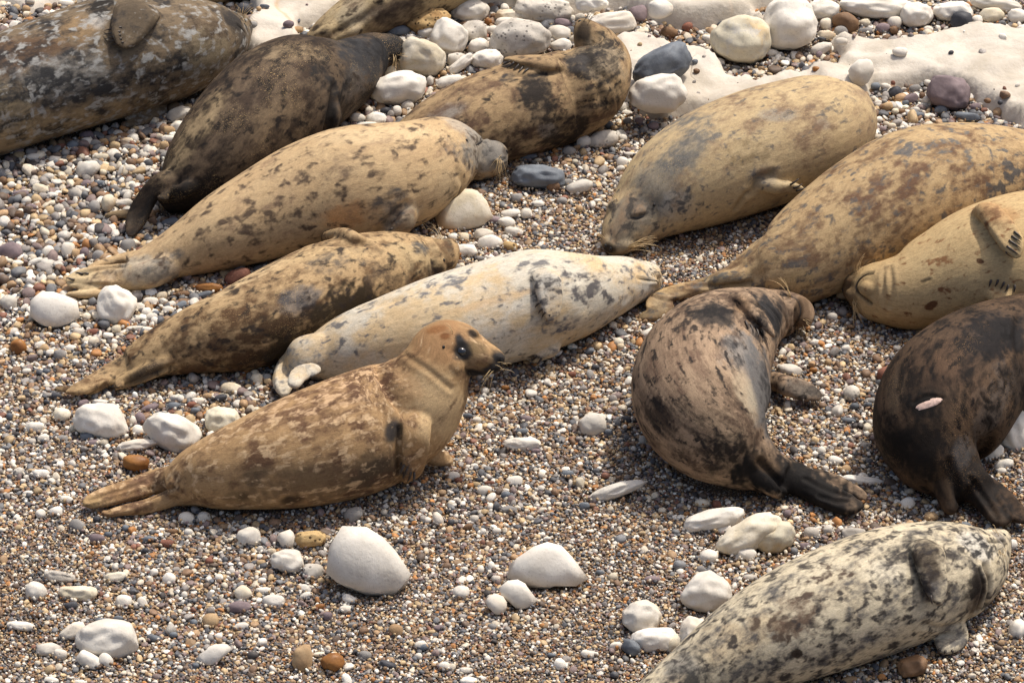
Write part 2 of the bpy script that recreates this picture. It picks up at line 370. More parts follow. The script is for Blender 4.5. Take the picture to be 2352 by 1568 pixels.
# ------------------------------------------------------------------ stones lying on the shingle and the ledge
# crop coordinates: the picture in 3x3 fields, each 2352 x 1568 units; x, y, width, height, tilt (degrees, counter-clockwise), material[, label]
FIELDS = {
(0, 0): [
 (1205,142,60,85,-12,'W','white egg-shaped pebble standing alone on the pale chalk ledge'),(1680,68,105,95,0,'D','round dark slate pebble touching the whiskers of the big dark seal'),
 (1823,45,68,32,-5,'S','small flat dark pebble at the back of the chalk ledge'),(1783,62,38,35,0,'T'),(1988,165,80,55,10,'P','brownish grey pointed pebble next to the white egg-shaped pebble'),
 (2057,207,70,45,-5,'T'),(1740,172,70,50,0,'G'),(1722,125,62,50,0,'P'),(1590,96,150,40,-5,'W'),(180,68,62,62,0,'T'),(455,25,105,50,0,'W'),(205,10,70,40,0,'W'),(330,45,60,50,0,'T'),
 (610,1167,168,122,15,'W','smooth white egg-shaped cobble among the pebbles by the brown seal'),(603,935,115,65,0,'P'),(600,978,95,65,10,'W'),(655,988,75,52,0,'G'),(712,975,75,45,0,'T'),
 (875,972,92,48,0,'C'),(845,942,112,50,0,'B'),(905,912,68,44,25,'W'),(1235,788,190,95,20,'M','broken chalky slab wedged behind the low flipper of the dark seal'),(1235,878,125,85,0,'W'),
 (1165,960,110,60,0,'W'),(1165,900,85,62,0,'T'),(905,1020,130,48,-8,'G'),(450,1055,65,55,0,'G'),(230,1083,105,58,0,'W'),(700,1082,105,48,0,'C'),(812,1085,62,60,0,'D'),(150,1120,26,82,-35,'C'),
 (280,1143,100,26,0,'W'),(450,1168,66,55,0,'D'),(385,1125,42,46,0,'S'),(1010,1113,78,48,0,'W'),(1135,1137,50,58,0,'W'),(895,1165,92,60,0,'W'),(998,1072,80,50,0,'M'),(830,1180,32,92,-20,'W'),
 (745,1400,102,125,-15,'C','upright cream oval cobble beside the curled dark hind flippers'),(650,1430,85,98,0,'G'),(848,1400,130,62,10,'W'),(525,1335,100,75,-20,'M'),(143,1335,125,50,5,'P'),
 (430,1395,80,38,0,'R'),(360,1345,80,45,0,'W'),(405,1435,75,60,10,'M'),(280,1305,128,70,-18,'C'),(792,1300,80,46,-25,'G'),(75,1275,62,50,0,'W'),(20,1245,62,60,0,'B'),(30,1532,84,90,0,'W'),
 (1180,1532,150,60,10,'S','blue grey slate cobble half hidden under the pale spotted seal'),(690,1265,85,45,0,'S'),(595,1265,80,50,0,'P'),(530,1243,60,38,0,'T'),(560,1140,50,60,30,'W'),(845,1430,60,40,0,'B'),(960,1300,85,38,0,'R'),(710,1190,52,48,0,'C'),
 (120,1040,85,55,0,'P'),(40,1055,70,40,0,'D'),(420,1008,70,40,0,'R'),(500,1000,90,70,20,'S'),(1130,1005,70,60,0,'T'),(1150,1075,95,70,0,'G'),(215,1430,80,55,0,'P'),(130,1480,70,60,0,'B')],
(0, 1): [
 (605,152,312,190,8,'H','yellow-brown rock riddled with holes behind the dark seal head'),(890,84,260,148,0,'W','smooth white oval boulder behind the holed yellow rock'),
 (1392,72,398,178,-5,'M','long pale grey boulder at the back of the white boulder pile'),(1722,28,246,120,0,'W','white rounded boulder cut off above the raised seal nose'),(1160,116,222,100,0,'C'),(1145,165,165,92,-5,'W'),
 (742,258,250,255,-25,'W','white angular boulder with an orange stain in the pile'),(905,226,195,172,0,'M'),(948,320,148,108,5,'W'),(1040,210,88,66,0,'W'),(590,222,132,104,25,'W'),
 (1232,278,432,285,8,'M','large cracked and pitted pale boulder behind the bent-back seal'),(1505,228,160,112,0,'W'),(1512,312,150,100,0,'W'),(565,402,322,250,-15,'C','cream boulder with an orange rim right beside the whiskered dark head'),
 (1000,414,240,150,5,'W'),(820,445,76,222,-52,'W','long thin white stone leaning across the boulder pile'),(745,565,210,95,15,'W'),(392,612,396,228,8,'W','large smooth white oval boulder below the drooping whiskers'),
 (430,468,98,84,0,'W'),(790,415,130,110,0,'M'),(1865,165,372,155,6,'W','long white boulder with a pointed end behind the raised seal nose'),(2045,95,135,118,0,'P','dark purple-grey cobble between two white boulders'),
 (2200,62,178,132,0,'W'),(2262,226,126,80,-5,'B','rough brown cobble on the edge of the upper chalk ledge'),(2210,452,425,235,28,'S','large blue-grey slate cobble leaning on the chalk ledge'),
 (2180,650,400,268,5,'W','big lumpy white boulder beneath the blue-grey slate cobble'),(250,700,96,40,28,'W'),(150,745,66,52,0,'B'),(310,766,92,56,0,'D'),(385,765,64,75,0,'W'),(245,825,152,102,0,'W'),
 (198,876,192,74,0,'W'),(190,765,62,60,0,'W'),(110,816,115,74,0,'W'),(455,730,92,66,10,'W'),(610,560,50,70,0,'M'),(615,615,46,36,0,'W'),(25,885,62,50,0,'D'),(1530,168,135,70,-15,'P'),
 (1430,155,92,56,0,'W'),(395,215,150,82,0,'S','grey cobble tucked under the seal at the top edge'),(1325,130,62,30,0,'W'),(1050,112,52,40,0,'B'),(1012,152,56,50,0,'O'),(1640,122,82,60,20,'M'),(1590,132,50,60,0,'W'),
 (1935,740,92,72,0,'W'),(1968,782,82,50,0,'W'),(1770,885,76,56,0,'T'),(1840,862,74,56,0,'S'),(1675,978,122,95,0,'W','white cobble lying against the dark belly of the bent seal'),(1812,962,205,130,10,'M','low pale chalk slab beside the bent-back seal'),
 (1570,1045,105,72,0,'G'),(1290,1080,124,50,5,'S'),(1355,1105,66,28,0,'C'),(1940,950,66,55,0,'W'),(1935,1120,82,76,-20,'W'),(1985,1065,86,36,0,'W'),(1355,1215,385,170,-3,'S','broad flat blue-grey slab in front of the pale spotted seal nose'),
 (1460,1285,102,82,0,'B','brown angular stone on the corner of the flat grey slab'),(1566,1260,72,54,0,'G'),(1640,1290,195,95,15,'W','flat white chalk slab next to the broad grey slab'),(1210,1365,86,66,0,'G'),(1520,1385,80,56,0,'G'),
 (1355,1405,98,52,0,'W'),(1165,1475,145,74,12,'W'),(1278,1470,86,76,0,'W'),(1640,1442,48,56,0,'T'),(1055,1030,70,38,0,'B'),(1120,1265,40,30,0,'O'),(1610,1115,45,40,0,'Y'),(2150,870,75,52,0,'P'),(2060,835,80,50,0,'P'),
 (1970,835,62,50,0,'G'),(1885,885,62,46,0,'T'),(2155,855,95,40,0,'S'),(1040,1515,120,60,0,'P'),(1135,1535,120,80,0,'W'),(1070,1510,70,45,0,'G'),(480,255,70,40,0,'W'),(690,230,60,50,0,'W'),(620,310,80,45,0,'G'),(700,505,60,40,0,'T'),(540,265,60,35,0,'C'),
 (330,495,90,95,-30,'C')],
(0, 2): [
 (400,278,398,318,0,'Y','round yellowish boulder with a stained base on the chalk ledge'),(735,172,372,362,-20,'W','tallest white boulder at the top beside the yellowish boulder'),(970,78,235,150,0,'W'),
 (1350,55,545,165,-3,'W','very wide white boulder along the top edge'),(1125,158,190,140,-35,'B','oval grey-brown cobble under the wide white boulder'),(988,172,86,96,20,'W'),(1090,222,100,86,0,'G'),(990,246,130,70,0,'C'),
 (960,335,162,86,22,'W'),(1095,285,86,50,0,'W'),(940,380,52,55,0,'P'),(1615,106,222,186,0,'W'),(1462,158,96,96,0,'W'),(1380,195,96,72,10,'P'),(1455,210,60,58,0,'B'),(1255,162,86,60,0,'C'),(1258,215,112,46,5,'G'),
 (1866,85,282,148,0,'W','smooth white oval boulder behind the black cobble'),(1922,150,152,134,0,'D','nearly black round cobble in front of the white boulders'),(2028,144,82,80,0,'W'),(2128,108,172,108,0,'C'),(2305,112,135,115,0,'W'),
 (2160,32,385,105,-8,'W'),(1690,205,72,50,0,'W'),(905,188,50,80,0,'B'),(1498,358,106,66,-3,'W','lone white egg-shaped pebble on the smooth chalk ledge'),(1850,362,42,28,10,'D','tiny dark pebble lying alone on the bare chalk ledge'),(1545,287,26,22,0,'B'),
 (1225,500,165,195,-25,'W','smooth white stone standing behind the rump of the sleeping tan seal'),(1833,642,295,228,-10,'P','big dark grey rock at the edge of the chalk ledge'),(1465,640,96,86,25,'D'),(1328,595,68,52,10,'S'),
 (1400,600,76,50,-10,'W'),(1450,572,32,36,0,'R'),(1600,615,86,60,15,'G'),(1690,570,56,46,0,'W'),(1685,700,76,82,0,'M'),(1778,758,92,66,0,'S'),(1665,735,76,46,0,'G'),(1650,660,50,55,0,'B'),
 (1965,806,178,66,-3,'S','flat dark slate wedge lying on the chalk ledge'),(2070,813,40,46,0,'W'),(2015,738,86,62,0,'P'),(2098,695,56,38,-10,'B'),(2187,707,40,36,35,'D'),(1345,710,60,40,20,'W'),(1315,678,42,38,0,'W'),(1410,735,76,60,20,'T'),
 (1635,795,72,40,0,'S'),(1610,755,56,38,-20,'W'),(1465,768,56,46,0,'C'),(1530,860,56,28,0,'G'),(1440,870,62,46,0,'C'),(1350,825,62,42,0,'W'),(1570,682,112,66,20,'P'),(1535,710,66,42,15,'S'),(1105,1205,145,105,0,'W','white cobble peeping out between the two tan seals'),
 (985,1270,72,46,25,'W'),(922,1295,66,46,0,'W'),(872,1310,86,40,10,'W'),(910,1330,42,30,0,'T'),(35,190,82,72,0,'R'),(85,425,46,36,0,'S'),(95,490,50,38,0,'B'),(922,478,62,42,0,'O','amber pebble behind the back of the sleeping tan seal'),
 (600,365,115,66,0,'W'),(675,375,36,34,0,'W'),(680,405,60,30,0,'C'),(1525,700,40,40,0,'B'),(1720,620,55,40,0,'T'),(1480,930,50,38,0,'W'),(1380,890,52,40,0,'P'),(1510,770,56,40,0,'B'),(1390,700,40,34,0,'G')],
(1, 0): [
 (65,150,182,102,-8,'P','grey-pink rock at the edge below the pebble bank'),(470,145,94,98,-10,'W','white rounded cobble above the pale hind flippers'),(330,160,86,80,-25,'W'),(680,195,84,84,0,'G'),(525,178,64,66,0,'T'),(585,172,70,72,0,'P'),
 (245,232,115,42,22,'W'),(175,205,38,46,0,'W'),(790,140,42,42,0,'O'),(880,118,106,86,0,'G','round grey cobble under the dark curled hind flipper'),(660,230,88,28,0,'C'),(270,180,56,56,0,'S'),
 (800,525,275,215,-25,'W','smooth white boulder resting against the pale hind flippers'),(1035,506,116,52,-5,'W'),(1115,465,76,46,10,'C'),(1260,457,112,40,5,'B'),(1440,416,190,66,0,'O','orange-brown flat stone between two seals'),
 (1640,340,195,105,22,'R','red-brown angular rock wedged between the two tapering seals'),(1400,464,132,46,15,'S'),(1250,533,86,50,20,'S'),(1180,525,70,48,0,'W'),(1155,566,92,52,0,'W'),(1008,580,76,60,0,'W'),(1075,590,52,42,0,'S'),
 (1065,640,60,52,0,'W'),(935,622,64,42,0,'W'),(990,660,42,32,0,'W'),(865,650,92,46,0,'P'),(640,590,82,50,0,'G'),(640,718,86,50,0,'R'),(515,680,80,52,-10,'W'),(800,695,70,56,0,'C'),(540,715,92,56,0,'M'),(935,692,170,32,0,'W'),(1030,705,110,40,-10,'W'),
 (125,820,112,106,15,'O','olive-brown round cobble near the seal flippers at the edge'),(147,848,32,60,0,'W'),(275,808,80,50,20,'W'),(490,830,86,52,0,'W'),(412,868,88,70,0,'G'),(345,858,66,42,0,'W'),(300,830,72,48,25,'T'),
 (390,1158,88,52,0,'D','dark slate cobble under the tip of the brown hind flippers'),(700,1203,136,40,-5,'W'),(575,1207,76,46,10,'P'),(422,1284,130,86,0,'C','cream oval cobble beside the large white boulder'),
 (698,1318,385,215,-8,'W','large smooth white boulder below the brown hind flippers'),(925,1328,66,66,0,'W'),(952,1392,86,76,0,'W'),(960,1312,90,72,-30,'P'),(600,1440,98,56,8,'S'),(665,1415,106,50,-5,'W'),
 (1195,1392,400,205,-22,'W','long white boulder sloping towards the upright seal'),(1530,1318,250,180,0,'Y','white boulder with a yellow stained top behind the upright seal'),(945,1492,295,72,8,'W','pointed flat white stone below the long white boulder'),
 (1155,1490,90,46,0,'W'),(240,1370,132,66,0,'W'),(300,1447,90,52,0,'W'),(425,1450,92,42,0,'G'),(220,1468,60,40,0,'M'),(1590,1103,150,72,2,'C','cream oval cobble by the belly of the brown seal'),(1520,1175,96,54,22,'D'),
 (1365,1192,106,46,0,'W'),(1245,1172,52,46,0,'W'),(1770,1037,96,66,0,'C'),(1755,1000,66,50,15,'C'),(1705,980,70,50,25,'O'),(1320,1220,72,46,15,'R'),(455,1045,82,30,0,'P'),(60,512,122,92,-15,'M'),
 (1430,1158,75,40,0,'T'),(1345,1260,70,45,0,'S'),(1200,1230,100,60,0,'S'),(1030,1240,130,50,20,'P'),(505,1380,62,46,0,'C'),(640,1480,85,50,0,'P'),(815,1475,60,36,0,'B'),(65,1300,46,50,0,'S'),(185,985,66,36,0,'W'),(318,990,56,40,0,'S')],
(1, 1): [
 (985,45,135,82,-5,'W'),(850,152,190,75,-5,'W','low white domed stone beside the mottled seal head'),(1165,130,105,64,-15,'H','small honey-coloured stone full of holes'),(1190,25,132,60,-10,'W'),(845,60,80,56,0,'C'),(770,60,72,46,0,'W'),
 (1910,785,76,60,0,'C'),(1925,815,56,44,0,'C'),(1712,1005,56,64,0,'G'),(2130,722,155,62,15,'W','white slab partly under the curled dark seal flank'),(1735,1345,192,134,0,'W','square white cobble alone on the gravel in front of the dark curled seal'),
 (1240,1485,272,84,0,'W','low white domed stone on the gravel right of the propped flipper'),(1240,1403,92,46,5,'S'),(990,1120,56,42,0,'W'),(1130,1100,60,36,0,'O'),(1840,1410,66,50,0,'S'),(1965,1322,82,50,0,'D'),(2080,1455,62,52,0,'M'),
 (960,210,60,32,0,'G'),(1030,205,60,32,0,'W'),(790,270,70,42,0,'G'),(1710,850,75,46,25,'S'),(1750,960,60,40,0,'D'),(1590,1010,60,40,0,'R'),(935,1322,70,38,0,'W'),(870,1295,70,36,0,'S'),(1130,1320,46,40,0,'W'),(1480,1350,46,32,0,'W'),
 (1270,1315,80,46,0,'P'),(1580,1460,40,36,0,'R'),(750,1495,40,26,0,'O'),(1340,1535,70,30,0,'P')],
(1, 2): [
 (740,975,172,78,-12,'W','white flat stone behind the outstretched grey flipper'),(1165,1132,112,96,-30,'M','pale rounded stone between the two dark seals'),(1405,1010,130,106,25,'R','red-brown slab at the shoulder of the darkest seal'),
 (2270,1350,250,300,25,'W','big white boulder against the flank of the darkest seal'),(2130,1532,175,110,25,'W','white boulder under the hind end of the darkest seal'),(815,1322,42,36,0,'W'),(720,1215,50,56,0,'M'),(940,1072,56,36,0,'W'),(1480,825,66,36,-10,'W'),(1300,1190,100,38,-5,'G'),
 (1145,1330,112,42,-5,'S'),(1005,922,46,40,0,'T'),(1260,1500,80,46,10,'M'),(1185,1230,66,50,0,'S'),(1060,1125,46,36,0,'W'),(895,690,38,28,0,'W'),(1110,635,60,26,5,'G'),(900,625,100,46,0,'G'),(1030,610,75,50,0,'M'),(700,905,50,36,0,'B'),(900,980,60,36,0,'O'),
 (955,1530,60,50,30,'W'),(1120,1120,40,34,0,'W'),(1420,940,62,26,0,'P'),(1280,1220,60,40,0,'S'),(1360,1110,50,40,0,'W')],
(2, 0): [
 (930,50,196,120,-8,'O','glossy golden-brown cobble above the hind flippers of the upright seal'),(285,122,126,56,-5,'W'),(455,300,102,46,-8,'W'),(192,257,72,30,0,'W'),(385,383,94,68,0,'W'),(278,398,76,56,0,'W'),(130,110,88,56,15,'M'),
 (535,480,118,70,-28,'G'),(667,440,64,50,0,'D','small black cobble in the shadow of the tawny hind flippers'),(1285,425,118,78,0,'W'),(1405,425,92,72,0,'M'),(1300,525,66,42,0,'W'),(1030,575,96,42,0,'S'),(670,570,115,60,-5,'P'),(1150,605,112,56,-5,'R'),
 (1190,522,76,34,0,'B'),(745,545,62,40,0,'S'),(1715,548,175,112,0,'W','white domed stone with a small dark pebble before it'),(1690,592,76,34,0,'D','flat dark pebble lying against a white domed stone'),(1977,567,124,110,20,'W','white egg-like cobble beside the brown holed stone'),
 (2143,575,216,116,5,'H','brown and cream holed stone by the tallest chalk block'),(1985,718,248,135,-5,'W','white domed cobble in front of the tallest chalk block'),(2155,790,142,96,0,'M','grey-cream block at the foot of the tallest chalk block'),(1873,658,66,40,0,'C'),(1805,858,62,36,0,'W'),
 (410,830,222,66,-8,'M'),(795,832,158,62,8,'C'),(250,922,138,118,-10,'W','white rounded cobble near the lower edge of the gravel'),(535,940,262,90,0,'C','cream low stone with a tapering end on the gravel'),(855,995,118,82,5,'W'),(978,1005,66,72,25,'W'),(945,1028,60,40,0,'W'),
 (1165,840,92,78,-40,'W'),(490,1035,98,56,12,'D'),(255,1100,102,38,0,'B'),(145,1170,208,54,-8,'W'),(500,1207,185,88,18,'W'),(760,1248,436,215,0,'W','widest white domed boulder low on the gravel'),(340,1327,188,76,0,'M'),(420,1364,96,64,0,'M'),
 (612,1400,185,88,-28,'W'),(725,1405,112,82,-30,'W'),(1675,940,112,92,38,'C'),(1815,927,122,42,0,'W'),(1888,995,162,76,-5,'W'),(2105,962,98,38,22,'W'),(1645,1040,168,66,0,'P','purple-grey flat stone sunk in the gravel'),
 (1447,1130,118,88,0,'T','tan blocky cobble among small gravel'),(1665,1173,108,50,5,'W'),(1060,800,60,42,10,'W'),(1350,1447,52,40,0,'S'),(2085,1387,136,162,0,'T','round tan cobble standing next to a brown oval one'),
 (2290,1427,168,132,0,'O','chestnut-brown oval cobble lying beside the round tan one'),(2200,1367,112,32,0,'C'),(355,1548,112,50,-5,'W'),(545,1560,88,36,0,'W'),(700,1135,95,40,0,'S'),(815,1120,70,36,0,'S'),(1060,1258,100,46,-8,'S'),(315,850,52,36,0,'S'),
 (1195,1235,60,42,0,'S'),(1335,1150,56,50,0,'S'),(2200,1045,80,46,20,'O'),(2260,1100,70,56,0,'P'),(1800,735,66,40,0,'T'),(1440,725,60,52,0,'R'),(610,700,56,32,0,'B'),(1000,655,52,38,0,'D'),(865,500,52,46,0,'S'),(1270,955,46,40,0,'W'),(120,1435,44,36,0,'W'),(1505,1240,60,42,0,'W')],
(2, 1): [
 (818,935,122,86,10,'W','white egg-shaped cobble between the two white boulders'),(1035,757,52,60,0,'W'),(372,1197,102,76,0,'T','cream fossil-like lump among the small gravel'),(550,1302,102,54,0,'W'),(565,1322,72,46,25,'S'),
 (320,1443,126,62,-15,'D','dark slate oval cobble in the lower gravel'),(165,1372,92,56,0,'G'),(530,1377,56,40,0,'W'),(710,1447,88,56,0,'W'),(862,1477,106,36,0,'W'),(880,1548,124,56,0,'W'),(1505,1430,92,70,-35,'W'),(1705,1364,118,50,-8,'W'),
 (1450,1375,62,36,0,'S'),(1995,1320,134,108,-30,'S','blue-black slate wedge between low white stones'),(2150,1257,318,135,3,'W','flat white oval boulder touching the slate wedge'),(2060,1103,282,186,-8,'W','white domed boulder dusted with grit near the spotted seal'),
 (1892,1307,92,46,12,'W'),(2300,1290,150,84,48,'C'),(1890,235,400,82,17,'W','bone-like long white stone with a dark end on the gravel'),(985,236,112,56,10,'W'),(1190,174,116,66,0,'W'),(1155,370,128,44,-5,'G'),(665,432,72,88,25,'W'),
 (595,443,56,38,0,'W'),(915,432,66,46,0,'M'),(755,462,60,50,40,'D'),(1675,345,74,48,0,'S'),(775,137,94,52,0,'W'),(1640,182,70,64,0,'C'),(805,172,62,40,0,'R'),(85,398,140,84,28,'G'),(1070,515,66,38,10,'W'),(2145,850,132,46,0,'P'),
 (1130,272,70,46,20,'S'),(950,170,60,40,0,'D'),(1020,190,70,28,0,'R'),(760,385,80,30,-5,'D'),(870,492,75,42,20,'B'),(415,590,90,34,5,'D'),(450,520,80,36,-8,'G'),(670,1187,80,40,0,'P'),(85,1165,92,36,0,'G'),(1040,1175,66,40,0,'G'),(1780,805,62,36,-15,'S'),
 (1870,830,66,44,20,'C'),(2180,700,40,30,0,'B'),(960,780,52,48,0,'W'),(1065,845,66,44,0,'M'),(60,985,110,52,-20,'W'),(30,1055,90,50,-10,'W'),(1560,130,80,60,0,'S'),(1380,130,52,40,0,'W'),(1690,300,0,0,0,'T'),(2290,960,0,0,0,'W')],
(2, 2): [
 (215,432,430,128,12,'W','long low white stone half buried beside the hind flippers'),(450,528,500,165,27,'C','cream elongated boulder with a yellow end behind the spotted seal'),(632,552,300,170,30,'Y','pitted yellowish boulder leaning on the elongated cream one'),
 (440,674,142,80,0,'W'),(175,692,142,86,0,'W'),(288,506,126,48,15,'W'),(150,928,352,232,8,'W','big white boulder standing beside the back of the spotted seal'),(95,1225,230,240,15,'W','white boulder pressed against the hind part of the spotted seal'),
 (885,530,112,76,-10,'M'),(1005,508,82,66,0,'M'),(1175,532,176,72,0,'M'),(1362,532,170,76,5,'P','purple flat stone behind the back of the spotted seal'),(1515,542,192,78,0,'C','translucent cream stone touching the back of the spotted seal'),(130,325,106,50,0,'C'),(235,338,64,62,0,'R'),
 (1240,170,312,56,-6,'W','long flat white stone beyond the black flipper tip'),(1555,157,104,56,0,'W'),(1545,322,112,66,15,'W'),(1950,482,80,50,-5,'S'),(1710,415,106,56,0,'T'),(1685,475,78,30,10,'C'),(1205,378,48,46,0,'W'),(1120,95,82,56,20,'T'),(1050,32,110,60,-10,'W'),
 (1585,1455,212,152,10,'B','brown angular rock beside the belly of the spotted seal'),(2312,1188,125,122,-20,'W'),(1150,1545,112,50,0,'T'),(2090,12,140,52,5,'W'),(2210,57,152,60,18,'W'),(2200,105,82,42,0,'W'),(720,395,60,48,0,'P'),(735,775,78,52,-10,'S'),
 (125,780,62,44,0,'G'),(460,840,110,44,0,'M'),(630,825,60,44,0,'O'),(690,760,46,38,0,'S'),(780,605,50,26,0,'W'),(840,620,80,46,0,'P'),(985,85,46,36,0,'W'),(1450,118,60,36,0,'S'),(1240,218,30,26,0,'G'),(1275,190,70,46,0,'R')],
}
# stones with a traced outline, full-picture units
OUTLINES = [
 ([(748,1305),(752,1270),(762,1235),(778,1210),(802,1203),(838,1206),(868,1222),(898,1254),(926,1292),(952,1330),(955,1346),(928,1366),(868,1362),(800,1348),(756,1330)],'W','tallest chalk block on the gravel, dusted with grit',0.7),
 ([(1160,1312),(1164,1292),(1196,1270),(1230,1250),(1262,1244),(1290,1252),(1308,1268),(1322,1295),(1350,1325),(1354,1342),(1336,1350),(1290,1340),(1240,1348),(1190,1338),(1165,1326)],'W','large white boulder with a sloping crest right of the tallest chalk block',0.7),
 ([(1140,1352),(1152,1338),(1178,1330),(1196,1333),(1216,1355),(1237,1378),(1236,1390),(1220,1396),(1170,1380),(1146,1366)],'W','white wedge stone tucked before the sloping white boulder',0.8),
 ([(1114,1378),(1124,1368),(1152,1366),(1161,1376),(1162,1404),(1146,1413),(1128,1398)],'W','small white blunt triangular stone before the white wedge stone',0.8),
 ([(985,516),(1015,488),(1050,455),(1082,428),(1102,442),(1120,470),(1134,496),(1128,508),(1090,524),(1040,528),(1000,526)],'C','cream chalk slab under the chin of the pale spotted seal',0.3),
 ([(70,690),(80,676),(110,668),(140,678),(166,682),(180,700),(182,730),(165,745),(140,750),(95,748),(78,738),(66,722)],'W','big lumpy white boulder in front of the pale hind flippers',0.9),
 ([(1092,562),(1102,546),(1120,541),(1145,545),(1160,556),(1155,566),(1130,570),(1104,571)],'W','white chalk lump with two bumps before the tip of the mottled head',0.8),
 ([(441,1511),(470,1497),(500,1480),(522,1476),(534,1482),(530,1494),(510,1508),(500,1522),(470,1527),(448,1524)],'W','flat ragged white stone alone in the lower gravel',0.45),
]
STONES = []      # (object, centre, half width, half depth, pic x, pic y, w, h)
ico = {}
def ico_mesh(sub):
    if sub not in ico:
        bm = bmesh.new(); bmesh.ops.create_icosphere(bm, subdivisions=sub, radius=1.0)
        bm.verts.ensure_lookup_table()
        V = np.array([v.co[:] for v in bm.verts]); Fc = [[v.index for v in f.verts] for f in bm.faces]
        bm.free(); ico[sub] = (V, Fc)
    return ico[sub]

def sines(P, k, seed, n=5):
    """cheap smooth 3-d noise, about -1..1"""
    r = np.random.default_rng(seed)
    out = np.zeros(len(P))
    for _ in range(n):
        d = r.normal(size=3); d /= np.linalg.norm(d)
        out += np.sin(P @ d * k * r.uniform(0.6, 1.5) + r.uniform(0, 6.28))
    return out / n ** 0.5 * 0.8

def make_stone(cx, cy, w, h, rot, code, label, outline=None, dep=None, row_=1):
    seed = len(STONES) + 1
    r = np.random.default_rng(seed)
    big = max(w, h)
    V, Fc = ico_mesh(4 if big > 70 else 3 if big > 22 else 2)
    if outline is not None:
        P = np.array(outline, float)
        cx, cy = P[:, 0].mean(), (P[:, 1].min() + P[:, 1].max()) / 2
        w, h = np.ptp(P[:, 0]), np.ptp(P[:, 1])
        bot = P[:, 1].max()
    else:
        ca, sa = math.cos(math.radians(rot)), math.sin(math.radians(rot))
        hh = math.hypot(w / 2 * sa, h / 2 * ca)
        bot = cy + hh * 0.95
        if row_ > 0 and big > 14 and code in 'WCMYPTG':     # bedded in the shingle
            cy += 0.11 * h; h *= 1.22
    g = at(cx, bot, 0.0)
    for _ in range(3):
        g = at(cx, bot, float(ground_at(g[0], g[1])))
    s = scale_at(g)
    c = g + U_ * (bot - cy) * s
    X, Y, Z = V[:, 0], V[:, 1], V[:, 2]
    rho = np.hypot(X, Y); th = np.arctan2(Y, X)
    if outline is not None:
        Q = np.array([(x - cx, cy - y) for x, y in outline])
        a = np.arctan2(Q[:, 1], Q[:, 0]); rr = np.hypot(Q[:, 0], Q[:, 1])
        o = np.argsort(a); a, rr = a[o], rr[o]
        Rr = np.interp(th, np.concatenate([a - 2 * math.pi, a, a + 2 * math.pi]), np.tile(rr, 3))
        px, py = Rr * np.cos(th), Rr * np.sin(th)
        shape_pow = 0.72
        d = dep * min(w, h) / 2
        f = np.where(rho > 1e-6, rho ** shape_pow, 0)
        lx, ly, lz = px * f, py * f, d * np.sign(Z) * np.abs(Z) ** 0.8
        rough = 0.035
    else:
        # superellipsoid of a random squareness
        e = r.uniform(0.72, 0.98) if code not in 'W' else r.uniform(0.78, 1.0)
        f = lambda q: np.sign(q) * np.abs(q) ** e
        d = 0.85 * min(w, h) / 2 + 0.12 * max(w, h) / 2
        lx0, ly0, lz = f(X) * w / 2, f(Y) * h / 2, f(Z) * d
        # egg and bend
        lx0, ly0 = lx0, ly0 * (1 + r.uniform(-0.2, 0.2) * X) + r.uniform(-0.06, 0.06) * h * (X ** 2 - 0.4)
        lx, ly = lx0 * ca - ly0 * sa, lx0 * sa + ly0 * ca
        rough = 0.03
    n1 = sines(V, 2.4, seed) * (0.06 if outline is None else 0.03) + sines(V, 5, seed + 999) * (0.032 if code in 'WCMY' else 0.018)
    if code in 'HRBMG' or outline is not None:
        n1 = n1 + sines(V, 12, seed + 77) * 0.012
    if code in 'H':
        n1 = n1 - 0.10 * np.clip(sines(V, 9, seed + 5) - 0.55, 0, 1)
    k = 1 + n1
    lx, ly, lz = lx * k, ly * k, lz * k
    if big > 40:
        n2_ = np.array([mnoise.noise(Vector(v) * 2.6 + Vector((seed, 0, 0))) for v in V]); n3_ = np.array([mnoise.noise(Vector(v) * 6.5 + Vector((0, seed, 0))) for v in V])
        kk = 1 + (0.10 if outline is None else 0.07) * n2_ + 0.045 * n3_
        lx, ly, lz = lx * kk, ly * kk, lz * kk * (1 + 0.12 * n2_)
    # flat facets on the angular ones
    L = np.stack([lx, ly, lz], 1) * s
    nf = 5 if code in 'RBPD' and outline is None else (4 if outline is not None else 3 if big > 40 else 2)
    size = np.abs(L).max()
    for _ in range(nf):
        n = r.normal(size=3)
        if outline is not None:
            n[2] = abs(n[2]) * 2.2 + 0.8
        n /= np.linalg.norm(n)
        t = L @ n
        lim = t.max() * r.uniform(0.78, 0.93)
        L = L - np.where(t > lim, (t - lim) * 0.8, 0)[:, None] * n
    Wd = L[:, :1] * R_ + L[:, 1:2] * U_ + L[:, 2:] * (-F_)
    name = 'boulder' if big > 75 else 'cobble' if big > 26 else 'pebble'
    o = mesh_obj(name, Wd, Fc, STONE[code])
    o.location = c
    o['category'] = 'stone'
    o['group'] = 'stones picked out on the beach'
    STONES.append(dict(o=o, c=c, s=s, x=cx, y=cy, w=w, h=h, rot=rot, code=code, label=label, a=w / 2 * s, d=max(d * s, h / 2 * s * 0.8)))
    return o

for (row, colm), L in FIELDS.items():
    for t in L:
        x, y, w, h, rot, code = t[:6]
        if w < 20:
            continue
        make_stone(784 * colm + x / 3.0, 522.67 * row + y / 3.0, w / 3.0, h / 3.0, rot, code, t[6] if len(t) > 6 else None, row_=row)
for P, code, label, dep in OUTLINES:
    make_stone(0, 0, 0, 0, 0, code, label, P, dep)
